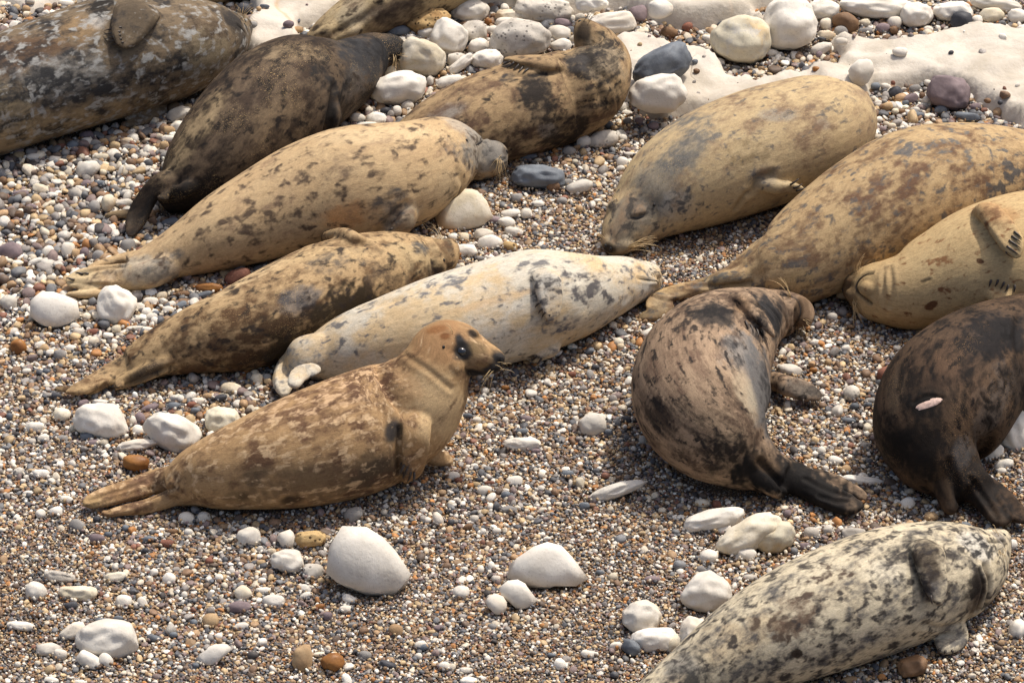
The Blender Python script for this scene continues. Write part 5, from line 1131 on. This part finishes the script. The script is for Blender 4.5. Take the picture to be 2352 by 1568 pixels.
seal('dark-backed seal curled on its side with a flipper across its wrinkled neck',
     [(1848, 742, 12), (1846, 730, 26), (1834, 720, 40), (1808, 719, 50), (1772, 724, 60), (1730, 738, 80), (1680, 770, 114), (1638, 815, 142), (1616, 870, 158), (1624, 935, 155), (1660, 1000, 130), (1705, 1046, 92), (1752, 1076, 62), (1800, 1098, 44)],
     limbs=[([(1668, 680, 18), (1700, 698, 27), (1724, 728, 28), (1744, 757, 22), (1758, 784, 10)], 0.036, dict(toes=5, lift=0.8)), ([(1770, 870, 20), (1805, 884, 25, 0.07), (1848, 898, 27, 0.05), (1888, 914, 14, 0.03)], 0.034, dict(toes=5)),
            ([(1765, 1066, 46), (1840, 1104, 40), (1905, 1142, 34), (1950, 1160, 28), (1985, 1160, 12)], 0.048, dict(toes=4)), ([(1860, 1092, 24, 0.05), (1930, 1115, 22, 0.04), (1992, 1145, 16, 0.03)], 0.03, dict(toes=2)), ([(1725, 1085, 26), (1765, 1112, 20), (1806, 1136, 10)], 0.036)],
     creases=[([(1808, 769), (1831, 737), (1839, 712), (1827, 685), (1789, 676)], 0.006, 0.007, 0.7), ([(1716, 683), (1770, 729), (1783, 779)], 0.009, 0.010, 0.2), ([(1737, 677), (1787, 729), (1795, 771)], 0.008, 0.010, 0.2), ([(1760, 676), (1800, 720), (1808, 755)], 0.006, 0.009, 0.2), ([(1690, 720), (1715, 752), (1750, 786)], 0.010, 0.012, 0.4),
              ([(1880, 1140), (1920, 1152), (1945, 1150)], 0.007, 0.007, 0.5), ([(1850, 1100), (1900, 1125), (1950, 1140)], 0.008, 0.008, 0.5), ([(1745, 1060), (1790, 1112), (1805, 1140)], 0.014, 0.012, 0.6), ([(1770, 830), (1778, 900), (1776, 980)], 0.005, 0.02)],
     coat=dict(base=(158, 132, 104), base2=(134, 108, 84), cA=(92, 72, 58), dA=0.44, cB=(54, 48, 46), dB=0.28, sA=14, sB=34),
     paint=[('b', 1775, 722, 84, 66, 0, 1.0, (64, 62, 62)), ('a', 1770, 725, 80, 60, 0, 0.42, (50, 48, 48)), ('b', 1846, 715, 18, 44, 0, 0.9, (110, 86, 62)), ('b', 1800, 712, 30, 34, 0, 0.7, (58, 56, 56)), ('a', 1760, 730, 50, 50, 0, 0.55, (46, 44, 45)), ('b', 1640, 720, 60, 36, 20, 0.85, (64, 61, 60)), ('a', 1640, 720, 60, 40, 20, 0.6, (42, 40, 40)), ('b', 1700, 800, 40, 60, -40, 0.75, (124, 122, 118)), ('a', 1720, 830, 60, 50, -45, 0.5, (70, 69, 70)),
            ('b', 1752, 890, 34, 130, 8, 0.95, (104, 102, 100)), ('a', 1760, 900, 24, 120, 8, 0.48, (64, 62, 62)), ('b', 1710, 905, 22, 60, 20, 0.6, (184, 168, 138)), ('b', 1620, 860, 70, 60, 0, 0.5, (178, 150, 118)), ('a', 1560, 850, 90, 80, 0, 0.48, (116, 90, 72)), ('a', 1560, 980, 110, 50, -30, 0.62, (74, 60, 50)), ('a', 1690, 1050, 80, 50, -35, 0.8, (36, 33, 32)),
            ('b', 1830, 1115, 190, 70, -22, 1.0, (46, 42, 39)), ('b', 1740, 1085, 60, 50, -30, 0.95, (40, 36, 34)), ('a', 1800, 1110, 120, 50, -22, 0.5, (34, 31, 30)), ('b', 1760, 1065, 40, 20, -30, 0.7, (108, 86, 62)), ('b', 1955, 1150, 40, 14, -10, 0.5, (78, 68, 60)), ('b', 1840, 896, 60, 26, -15, 0.85, (112, 104, 94)), ('a', 1860, 905, 40, 24, 0, 0.4, (78, 74, 70)),
            ('b', 1705, 700, 26, 22, -40, 0.85, (142, 112, 80)), ('b', 1740, 758, 24, 30, -40, 0.7, (120, 110, 100)), ('c', 1550, 760, 60, 60, 0, 0.4, (58, 50, 46)), ('b', 1660, 975, 60, 40, -40, 0.5, (150, 128, 100)), ('c', 1480, 960, 40, 80, 0, 0.4)],
     mouths=[[(1808, 769), (1831, 737), (1839, 712), (1827, 685), (1789, 676)]],
     claws=[(1711, 738, 1717, 755), (1722, 746, 1729, 766), (1735, 753, 1741, 774), (1748, 762, 1751, 785), (1845, 916, 1843, 930), (1860, 920, 1860, 932), (1874, 920, 1877, 930)],
     whiskers=[(1812, 678, 1775, 635, 7, 0.22), (1838, 752, 1838, 795, 9, 0.3), (1846, 740, 1862, 755, 4, 0.4)], hz=('start', 4, 0.08), seed=13)

seal('darkest brown-black seal with a pale healed wound on its rump',
     [(2560, 700, 22), (2520, 715, 45), (2470, 735, 62), (2415, 750, 78), (2355, 775, 100), (2290, 815, 126), (2230, 862, 146), (2180, 920, 156), (2152, 985, 138), (2160, 1042, 104), (2195, 1088, 70), (2232, 1124, 50)],
     limbs=[([(2190, 1070, 46), (2240, 1115, 42), (2275, 1155, 36), (2298, 1188, 30), (2306, 1206, 14)], 0.05, dict(toes=3)), ([(2225, 1090, 34), (2280, 1130, 30), (2325, 1170, 28), (2360, 1200, 18)], 0.044, dict(toes=4)), ([(2165, 1095, 30), (2178, 1140, 24), (2188, 1180, 14)], 0.04),
            ([(2380, 760, 30), (2372, 820, 34), (2366, 880, 28), (2362, 920, 14)], 0.04, dict(toes=4))],
     creases=[([(2180, 1060), (2195, 1110), (2200, 1160)], 0.010, 0.012, 0.4), ([(2230, 1100), (2265, 1150), (2290, 1190)], 0.010, 0.009, 0.6), ([(2342, 730), (2335, 780), (2350, 850)], 0.012, 0.018, 0.4), ([(2254, 905), (2262, 918), (2270, 925)], 0.006, 0.007, 0.8), ([(2270, 960), (2276, 972), (2274, 980)], 0.006, 0.007, 0.8), ([(2098, 924), (2128, 910), (2166, 914)], 0.005, 0.007, 0.8), ([(2300, 745), (2312, 755), (2312, 765)], 0.006, 0.006, 0.7)],
     coat=dict(base=(100, 78, 58), base2=(82, 64, 48), cA=(38, 32, 28), dA=0.44, cB=(30, 26, 25), dB=0.30, sA=12, sB=28),
     paint=[('b', 2180, 830, 90, 60, 40, 0.6, (100, 74, 54)), ('a', 2290, 770, 90, 50, 20, 0.75, (36, 33, 34)), ('b', 2290, 760, 90, 50, 20, 0.6, (62, 58, 58)), ('b', 2130, 925, 56, 40, 10, 0.95, (28, 25, 24)), ('a', 2090, 950, 60, 50, 0, 0.6, (32, 28, 26)), ('b', 2120, 1030, 80, 60, -30, 0.9, (34, 30, 28)), ('b', 2230, 1110, 110, 80, -45, 0.95, (38, 34, 32)),
            ('b', 2280, 930, 40, 90, -25, 0.7, (102, 92, 84)), ('b', 2240, 900, 40, 60, -20, 0.5, (112, 86, 64)), ('b', 2210, 1040, 24, 40, -20, 0.6, (96, 92, 90)), ('b', 2060, 900, 20, 60, -10, 0.6, (96, 82, 66)), ('a', 2060, 1000, 40, 60, 0, 0.6, (36, 31, 28)), ('b', 2290, 1190, 30, 14, -40, 0.5, (92, 76, 60)), ('b', 2340, 880, 30, 60, 0, 0.6, (56, 54, 54)),
            ('b', 2170, 1110, 10, 50, 20, 0.5, (104, 82, 60))],
     wound=(2132, 926, 32, 11, 22), seed=14, fleck=L3(150, 116, 76))

seal('cream seal with dark grey spots on its back at the lower corner, snout tipped up',
     [(1400, 1680, 24), (1450, 1650, 44), (1510, 1610, 62), (1580, 1565, 78), (1655, 1522, 99), (1745, 1475, 120), (1850, 1428, 135), (1958, 1386, 140), (2058, 1352, 136), (2130, 1330, 124), (2186, 1313, 107), (2225, 1297, 88), (2254, 1279, 67), (2274, 1262, 51), (2289, 1247, 38), (2300, 1236, 27), (2308, 1229, 17), (2312, 1226, 8)],
     limbs=[([(2112, 1236, 34), (2124, 1272, 42), (2130, 1310, 41), (2136, 1348, 33), (2140, 1384, 13)], 0.038, dict(toes=5, lift=0.85)), ([(2195, 1428, 24), (2190, 1456, 36), (2174, 1482, 30), (2164, 1500, 14)], 0.036, dict(toes=5))],
     creases=[([(2262, 1300), (2272, 1345), (2258, 1405)], 0.012, 0.012, 0.5), ([(2250, 1310), (2258, 1350), (2244, 1400)], 0.008, 0.010, 0.3), ([(2270, 1243), (2288, 1243), (2303, 1243)], 0.006, 0.007, 0.9), ([(2212, 1226), (2232, 1262), (2262, 1300)], 0.006, 0.02), ([(2120, 1432), (2160, 1440), (2200, 1432)], 0.006, 0.012, 0.3)],
     blobs=[(2292, 1233, 24, 16, 22, -15, -0.012), (2296, 1258, 18, 14, 18, 20, -0.012)],
     coat=dict(base=(198, 184, 154), base2=(180, 162, 128), cA=(84, 82, 84), dA=0.38, cB=(70, 64, 62), dB=0.36, sA=14, sB=30),
     paint=[('a', 2060, 1400, 110, 60, 20, 0.48, (84, 84, 88)), ('a', 1830, 1410, 60, 50, 20, 0.50, (104, 80, 64)), ('b', 1700, 1470, 100, 50, 30, 0.5, (190, 164, 122)), ('a', 2080, 1260, 70, 26, 20, 0.60, (62, 60, 62)), ('b', 2040, 1310, 50, 30, 0, 0.5, (216, 204, 178)), ('c', 1900, 1330, 100, 30, 22, 0.40, (88, 68, 58)),
            ('b', 2132, 1300, 40, 70, 5, 0.85, (98, 84, 70)), ('a', 2132, 1290, 36, 60, 0, 0.5, (58, 48, 42)), ('b', 2140, 1350, 24, 30, 0, 0.6, (128, 120, 110)), ('b', 2245, 1370, 28, 60, -15, 0.92, (84, 62, 46)), ('a', 2240, 1350, 30, 50, 0, 0.7, (42, 36, 34)), ('a', 2200, 1290, 40, 40, 0, 0.45, (80, 78, 80)), ('c', 2250, 1260, 50, 40, -40, 0.50, (56, 54, 56)),
            ('b', 2240, 1250, 50, 30, -20, 0.6, (202, 198, 188)), ('b', 2294, 1236, 26, 26, 0, 0.9, (128, 120, 110)), ('c', 2295, 1234, 24, 20, 0, 0.15), ('b', 2185, 1465, 44, 34, 0, 0.7, (160, 150, 132)), ('c', 2185, 1465, 40, 30, 0, 0.40, (100, 96, 92)), ('b', 1570, 1540, 50, 60, 40, 0.7, (118, 116, 112)), ('a', 1580, 1540, 50, 60, 40, 0.52, (60, 60, 60)),
            ('b', 1560, 1580, 40, 30, 0, 0.4, (190, 160, 116)), ('b', 1700, 1540, 160, 30, 15, 0.4, (210, 192, 154)), ('c', 1720, 1540, 60, 20, 20, 0.42, (84, 80, 80)), ('c', 1830, 1500, 14, 10, 0, 0.6, (60, 44, 34)), ('c', 1760, 1450, 60, 40, 20, 0.42, (96, 78, 64))],
     nostrils=[[(2304, 1224), (2310, 1230)]], claws=[(2122, 1352, 2128, 1370), (2128, 1362, 2134, 1380), (2138, 1366, 2141, 1386), (2160, 1490, 2154, 1500), (2172, 1494, 2168, 1504), (2186, 1492, 2186, 1502)],
     whiskers=[(2300, 1262, 2296, 1300, 7, 0.3), (2292, 1226, 2278, 1206, 3, 0.4)], hz=('end', 6, 0.085), seed=15, voxel=0.0066)
# ------------------------------------------------------------------ shingle: the uncountable small pebbles
def pebble_shapes(n=16):
    coll = bpy.data.collections.new('pebble_shapes')
    V0, Fc = ico_mesh(2)
    for i in range(n):
        r = np.random.default_rng(300 + i)
        e = r.uniform(0.62, 1.0)
        V = np.sign(V0) * np.abs(V0) ** e
        V = V * (1 + 0.10 * sines(V0, 2.2, 400 + i)[:, None] + 0.03 * sines(V0, 5, 500 + i)[:, None])
        for _ in range(3 + (i % 4) * 3):
            d = r.normal(size=3); d /= np.linalg.norm(d)
            t = V @ d; lim = t.max() * r.uniform(0.58, 0.9)
            V = V - np.where(t > lim, (t - lim) * 0.85, 0)[:, None] * d
        me = bpy.data.meshes.new('pebble_shape')
        me.from_pydata([tuple(v) for v in V], [], Fc)
        me.polygons.foreach_set('use_smooth', np.ones(len(me.polygons), bool))
        me.materials.append(SHINGLE_MAT)
        o = bpy.data.objects.new('pebble_shape_%02d' % i, me)
        coll.objects.link(o)
    return coll

def shingle_mat():
    m, nt, b = mat('shingle')
    t = N(nt, 'ShaderNodeAttribute', attribute_name='tint', attribute_type='INSTANCER').outputs['Color']
    tc = N(nt, 'ShaderNodeTexCoord').outputs['Object']
    oi = N(nt, 'ShaderNodeObjectInfo')
    off = N(nt, 'ShaderNodeVectorMath', operation='ADD')
    nt.links.new(tc, off.inputs[0])
    s = N(nt, 'ShaderNodeVectorMath', operation='SCALE'); nt.links.new(oi.outputs['Location'], s.inputs[0]); s.inputs['Scale'].default_value = 31.0
    nt.links.new(s.outputs[0], off.inputs[1])
    n = noise(nt, off.outputs[0], 1.6, 5, 0.65)
    hsv = N(nt, 'ShaderNodeHueSaturation'); nt.links.new(t, hsv.inputs['Color'])
    nt.links.new(maprange(nt, n.outputs[0], 0.3, 0.7, 0.72, 1.18, False), hsv.inputs['Value'])
    nt.links.new(hsv.outputs[0], b.inputs['Base Color'])
    b.inputs['Roughness'].default_value = 0.62
    b.inputs['Specular IOR Level'].default_value = 0.35
    bump(nt, b, noise(nt, off.outputs[0], 6, 4, 0.6).outputs[0], 0.3, 0.002)
    return m
SHINGLE_MAT = shingle_mat()

# typical pebble size (mm) across the picture
SIZES = np.array([(100,400,40),(300,300,42),(100,560,38),(300,560,40),(200,720,32),(100,800,19),(420,700,26),(250,840,12),(600,900,22),(450,900,20),(100,950,18),(250,1000,18),(100,1100,16),(100,1250,9.5),(50,1350,9),(300,1300,14),(600,1250,15),(600,1400,13),
 (250,1500,10.5),(700,1500,11),(1050,1250,13),(1100,1450,8.5),(1050,1150,16),(1300,950,16),(1250,1100,15.5),(1300,880,15),(1500,1200,12.5),(1350,1300,9.5),(1350,1480,9),(1000,1400,11),(1700,1200,13.5),(1900,1000,14),(1950,850,13.5),(1900,780,13.5),
 (2050,1150,14.5),(1950,1240,15),(2250,1500,11),(2340,1350,10),(1550,640,12),(1300,560,13),(1600,570,9.5),(1250,470,16),(1350,340,22),(1750,480,13.5),(1500,350,15),(2120,240,33),(2100,300,24),(850,260,36),(20,30,34),(1830,90,32),(1100,60,40),(850,480,20),(560,150,30)], float)
SG = np.array([at(a, b)[:2] for a, b, c in SIZES])

def size_field(x, y):
    w = 1.0 / (((x[:, None] - SG[:, 0]) ** 2 + ((y[:, None] - SG[:, 1]) * 0.7) ** 2) ** 1.6 + 1e-4)
    m = (w * np.log(SIZES[:, 2])).sum(1) / w.sum(1)
    wob = 0.18 * np.sin(3.1 * x + 1.2 * y + 0.5) * np.sin(2.3 * y - 2.9 * x + 2) + 0.12 * np.sin(7.7 * x - 3 * y) * np.sin(6.1 * y + 1.3)
    return np.exp(m + wob) * 0.00102

X0, X1, Y0, Y1, RES = -2.75, 2.75, -2.5, 3.3, 0.004
occ = np.zeros((int((Y1 - Y0) / RES) + 1, int((X1 - X0) / RES) + 1), bool)
def stamp_ellipse(cx, cy, rx, ry):
    i0, i1 = int((cx - rx - X0) / RES), int((cx + rx - X0) / RES) + 1
    j0, j1 = int((cy - ry - Y0) / RES), int((cy + ry - Y0) / RES) + 1
    i0, j0 = max(i0, 0), max(j0, 0); i1, j1 = min(i1, occ.shape[1] - 1), min(j1, occ.shape[0] - 1)
    if i1 <= i0 or j1 <= j0:
        return
    xx = X0 + np.arange(i0, i1) * RES; yy = Y0 + np.arange(j0, j1) * RES
    occ[j0:j1, i0:i1] |= ((xx[None] - cx) / rx) ** 2 + ((yy[:, None] - cy) / ry) ** 2 < 1
for st in STONES:
    o = st['o']
    co = np.array([v.co[:] for v in o.data.vertices]) + st['c']
    g = float(ground_at(st['c'][0], st['c'][1]))
    low = co[(co[:, 2] < g + 0.35 * np.ptp(co[:, 2]))]
    st['foot'] = (st['c'][0], st['c'][1], st['a'], st['d'])
    if len(low) > 3:
        st['foot'] = (low[:, 0].mean(), low[:, 1].mean(), np.ptp(low[:, 0]) * 0.5, np.ptp(low[:, 1]) * 0.5)
        stamp_ellipse(low[:, 0].mean(), low[:, 1].mean(), max(np.ptp(low[:, 0]) * 0.5 - 0.003, 0.004), max(np.ptp(low[:, 1]) * 0.5 - 0.003, 0.004))
for Ci, Ri in SEALS:
    for c, r in zip(Ci, Ri):
        if c[2] - r < 0.06 and r > 0.05:
            stamp_ellipse(c[0], c[1], r * 0.6, r * 0.6)

TINT = [((220, 213, 200), .20), ((208, 196, 174), .12), ((188, 162, 122), .11), ((156, 126, 92), .10), ((126, 98, 74), .11), ((170, 116, 62), .035), ((94, 78, 66), .07),
        ((142, 136, 130), .10), ((108, 110, 112), .08), ((78, 82, 88), .09), ((56, 54, 56), .05), ((128, 110, 106), .07), ((128, 84, 66), .02)]
TC = np.array([lin(c) for c, w in TINT]); TW = np.array([w for c, w in TINT]); TW /= TW.sum()
pts, rots, scs, tints, kinds = [], [], [], [], []
for Lv in (0.050, 0.039, 0.030, 0.0235, 0.0183, 0.0143, 0.0111, 0.0086):
    pitch = Lv * 0.98
    gx, gy = np.meshgrid(np.arange(X0, X1, pitch), np.arange(Y0, Y1, pitch))
    x = gx.ravel() + RNG.uniform(-0.42, 0.42, gx.size) * pitch; y = gy.ravel() + RNG.uniform(-0.42, 0.42, gx.size) * pitch
    # keep to what can be seen, with a margin
    dep = np.stack([x, y, np.zeros_like(x)], 1) - CAM
    zc = dep @ F_; px = 1176 + FPX * (dep @ R_) / zc; py = 784 - FPX * (dep @ U_) / zc
    ok = (px > -220) & (px < 2570) & (py > -160) & (py < 1730)
    x, y = x[ok], y[ok]
    m = size_field(x, y)
    q = np.log(Lv / m)
    prob = np.where(q > 0, np.exp(-(q / 0.38) ** 2 / 2) * 0.62 + 0.030 * np.exp(-q / 0.5), np.exp(-(q / 0.62) ** 2 / 2) * 0.95)
    ok = RNG.uniform(size=len(x)) < prob
    x, y = x[ok], y[ok]
    lh = ledge_h(x, y); g = gh(x, y)
    onl = lh > g + 0.012
    ok = ~onl | (RNG.uniform(size=len(x)) < 0.004)
    x, y, lh, g = x[ok], y[ok], lh[ok], g[ok]
    ii = ((x - X0) / RES).astype(int); jj = ((y - Y0) / RES).astype(int)
    free = ~occ[np.clip(jj, 0, occ.shape[0] - 1), np.clip(ii, 0, occ.shape[1] - 1)]
    x, y, ii, jj, g = x[free], y[free], ii[free], jj[free], np.maximum(g, lh)[free]
    n = len(x)
    a = Lv * 0.5 * RNG.lognormal(0.06, 0.16, n)
    b = a * RNG.uniform(0.62, 0.98, n); c = a * RNG.uniform(0.42, 0.78, n)
    pts.append(np.stack([x, y, g + c * RNG.uniform(0.15, 0.75, n) - 0.002], 1))
    rots.append(np.stack([RNG.normal(0, 0.38, n), RNG.normal(0, 0.38, n), RNG.uniform(0, 6.283, n)], 1))
    scs.append(np.stack([a, b, c], 1))
    w = TW.copy()
    if Lv < 0.017:
        w = w * np.array([.48, .72, 1.2, 1.4, 1.5, 1.2, 1.6, .9, 1.0, 1.0, 1.4, 1.1, 1.2]); w /= w.sum()
    if Lv > 0.03:
        w = w * np.array([1.25, 1.2, .9, .8, .8, .7, .8, 1.2, 1.1, 1.0, .8, 1.2, 1]); w /= w.sum()
    tints.append(TC[RNG.choice(len(TC), n, p=w)] * RNG.lognormal(0, 0.16, (n, 1)))
    kinds.append(RNG.integers(0, 16, n))
    rad = int(max(1, round(Lv * 0.36 / RES)))
    for dj in range(-rad, rad + 1):
        for di in range(-rad, rad + 1):
            if di * di + dj * dj <= rad * rad:
                occ[np.clip(jj + dj, 0, occ.shape[0] - 1), np.clip(ii + di, 0, occ.shape[1] - 1)] = True
# grit heaped against the bigger stones
for st in STONES:
    if max(st['w'], st['h']) < 26 or ledge_h(st['c'][0], st['c'][1]) > 0:
        continue
    fx, fy, frx, fry = st['foot']
    n = int(900 * (frx + fry) / 2)
    a_ = RNG.uniform(0, 6.283, n); q = RNG.uniform(0.94, 1.12, n)
    x, y = fx + np.cos(a_) * frx * q, fy + np.sin(a_) * fry * q
    a = RNG.uniform(0.004, 0.0095, n)
    pts.append(np.stack([x, y, gh(x, y) + RNG.uniform(0.0, 0.016, n)], 1)); rots.append(RNG.uniform(0, 6.283, (n, 3)))
    scs.append(np.stack([a, a * 0.8, a * 0.65], 1)); kinds.append(RNG.integers(0, 16, n))
    tints.append(TC[RNG.choice(len(TC), n, p=TW)] * RNG.lognormal(0, 0.16, (n, 1)))
pts, rots, scs, tints, kinds = map(np.concatenate, (pts, rots, scs, tints, kinds))
tints = np.clip(tints * 0.9 + 0.1 * tints.mean(0), 0, 0.86)
print('pebbles', len(pts))
me = bpy.data.meshes.new('shingle')
me.vertices.add(len(pts)); me.vertices.foreach_set('co', pts.astype(np.float32).ravel())
for nm, ty, key, arr in (('rot', 'FLOAT_VECTOR', 'vector', rots), ('scl', 'FLOAT_VECTOR', 'vector', scs), ('tint', 'FLOAT_COLOR', 'color', np.hstack([tints, np.ones((len(pts), 1))])), ('kind', 'INT', 'value', kinds)):
    A = me.attributes.new(nm, ty, 'POINT'); A.data.foreach_set(key, arr.astype(np.int32 if ty == 'INT' else np.float32).ravel())
me.update()
shingle = bpy.data.objects.new('shingle', me); COL.objects.link(shingle)
ng = bpy.data.node_groups.new('scatter_pebbles', 'GeometryNodeTree')
ng.interface.new_socket('Geometry', in_out='INPUT', socket_type='NodeSocketGeometry')
ng.interface.new_socket('Geometry', in_out='OUTPUT', socket_type='NodeSocketGeometry')
gi, go = ng.nodes.new('NodeGroupInput'), ng.nodes.new('NodeGroupOutput')
ip = ng.nodes.new('GeometryNodeInstanceOnPoints')
ci = ng.nodes.new('GeometryNodeCollectionInfo'); ci.inputs[0].default_value = pebble_shapes(); ci.inputs[1].default_value = True
def named(nm, dt):
    q = ng.nodes.new('GeometryNodeInputNamedAttribute'); q.data_type = dt; q.inputs[0].default_value = nm
    return q.outputs[0]
e2r = ng.nodes.new('FunctionNodeEulerToRotation')
ng.links.new(named('rot', 'FLOAT_VECTOR'), e2r.inputs[0])
ng.links.new(gi.outputs[0], ip.inputs['Points'])
ng.links.new(ci.outputs[0], ip.inputs['Instance'])
ip.inputs['Pick Instance'].default_value = True
ng.links.new(named('kind', 'INT'), ip.inputs['Instance Index'])
ng.links.new(e2r.outputs[0], ip.inputs['Rotation'])
ng.links.new(named('scl', 'FLOAT_VECTOR'), ip.inputs['Scale'])
ng.links.new(ip.outputs[0], go.inputs[0])
shingle.modifiers.new('scatter', 'NODES').node_group = ng
shingle['kind'] = 'stuff'
shingle['label'] = 'small multicoloured pebbles and gravel of the beach'

# ------------------------------------------------------------------ labels of the stones
MARKS = [((555, 60), 'the head of the big dark seal'), ((330, 280), 'the low flipper of the big dark seal'), ((120, 330), 'the belly of the big dark seal'), ((330, 500), 'the curled dark hind flippers'), ((430, 330), 'the back of the dark brown seal'), ((910, 120), 'the grey-black whiskered head'),
 ((800, 280), 'the chest of the dark brown seal'), ((760, 80), 'the seal at the top edge'), ((1340, 60), 'the upturned nose of the bent seal'), ((1430, 250), 'the neck of the bent seal'), ((1280, 340), 'the belly of the bent seal'), ((1165, 360), 'the pale spotted seal muzzle'), ((1080, 480), 'the cream chalk slab'),
 ((170, 650), 'the pale hind flippers'), ((450, 660), 'the tail end of the pale spotted seal'), ((125, 710), 'the big lumpy white boulder'), ((150, 895), 'the tips of the brown hind flippers'), ((560, 860), 'the belly of the brown mottled seal'), ((1030, 580), 'the brown mottled seal head'), ((650, 880), 'the whitish hind flippers'),
 ((1515, 640), 'the whitish seal chin'), ((1250, 830), 'the low flipper of the whitish seal'), ((1155, 850), 'the raised golden-brown head'), ((1010, 1060), 'the propped front flipper'), ((200, 1165), 'the tawny hind flippers'), ((600, 1190), 'the belly of the propped seal'), ((230, 960), 'the large smooth white boulder'), ((400, 985), 'the long sloping white boulder'),
 ((850, 1290), 'the tallest chalk block'), ((1260, 1300), 'the sloping white boulder'), ((250, 1460), 'the widest white domed boulder'), ((1400, 570), 'the sleeping grey face'), ((1840, 430), 'the claws of the plump tan seal'), ((1970, 170), 'the white stone behind the plump tan seal'), ((1700, 90), 'the round yellowish boulder'), ((1810, 60), 'the tallest white boulder'), ((2200, 50), 'the nearly black cobble'),
 ((2170, 215), 'the big dark grey rock'), ((1500, 720), 'the crossed hind flippers'), ((1860, 730), 'the muzzle of the curled dark seal'), ((1880, 910), 'the outstretched grey flipper'), ((1990, 1150), 'the black flipper tips of the curled seal'), ((1450, 950), 'the round belly of the curled dark seal'), ((1940, 700), 'the upturned chin of the yellow-tan seal'), ((2025, 980), 'the rump of the darkest seal'),
 ((2300, 1200), 'the black hind flippers of the darkest seal'), ((2300, 960), 'the big white boulder by the darkest seal'), ((1740, 1240), 'the elongated cream boulder'), ((1600, 1360), 'the big white boulder by the spotted seal'), ((2310, 1240), 'the tipped-up spotted snout'), ((2180, 1480), 'the lower flipper of the spotted seal'), ((1490, 1420), 'the white boulder dusted with grit'),
 ((1235, 403), 'the broad flat grey slab'), ((1520, 150), 'the large slate cobble'), ((1360, 970), 'the square white cobble'), ((700, 1510), 'the round tan cobble'), ((490, 1500), 'the ragged white stone'), ((1400, 1125), 'the bone-like white stone'), ((310, 1060), 'the golden-brown cobble'), ((530, 880), 'the cream oval cobble'), ((200, 390), 'the white egg-shaped cobble'), ((1080, 60), 'the white boulder pile'),
 ((1180, 80), 'the cracked pitted boulder'), ((900, 200), 'the smooth white oval boulder'), ((1670, 1400), 'the hind part of the spotted seal'), ((2050, 60), 'the smooth white boulder row'), ((700, 1240), 'the brown and cream holed stone')]
CN = {'W': 'white', 'C': 'cream', 'M': 'mottled pale', 'H': 'holed', 'T': 'tan', 'B': 'brown', 'O': 'amber', 'G': 'grey', 'S': 'slate-blue', 'D': 'black', 'P': 'purple-grey', 'R': 'reddish', 'Y': 'yellowish'}
seen = {}
for st in STONES:
    lb = st['label']
    if lb is None:
        d = [math.hypot(st['x'] - m[0][0], (st['y'] - m[0][1]) * 1.2) for m in MARKS]
        j = int(np.argmin(d)); (mx, my), nm = MARKS[j]
        dx, dy = st['x'] - mx, st['y'] - my
        rel = ('above' if dy < 0 else 'below') if abs(dy) > abs(dx) * 0.8 else ('left of' if dx < 0 else 'right of')
        asp = max(st['w'], st['h']) / max(min(st['w'], st['h']), 1)
        big = max(st['w'], st['h'])
        size = 'tiny' if big < 17 else 'small' if big < 24 else 'medium' if big < 36 else 'large'
        shp = 'thin' if asp > 2.3 else 'flat' if asp > 1.75 else 'oval' if asp > 1.3 else 'round'
        stem = '%s %s %s stone' % (size, CN[st['code']], shp)
        lb = '%s %s %s' % (stem, rel, nm)
        if lb in seen:
            for extra in ('farther ' + rel, 'well ' + rel, 'farthest ' + rel, 'far out ' + rel):
                cand = '%s %s %s' % (stem, extra, nm)
                if cand not in seen:
                    lb = cand; break
    seen[lb] = 1
    st['o']['label'] = lb

print('seal tris', sum(TRIS), TRIS)
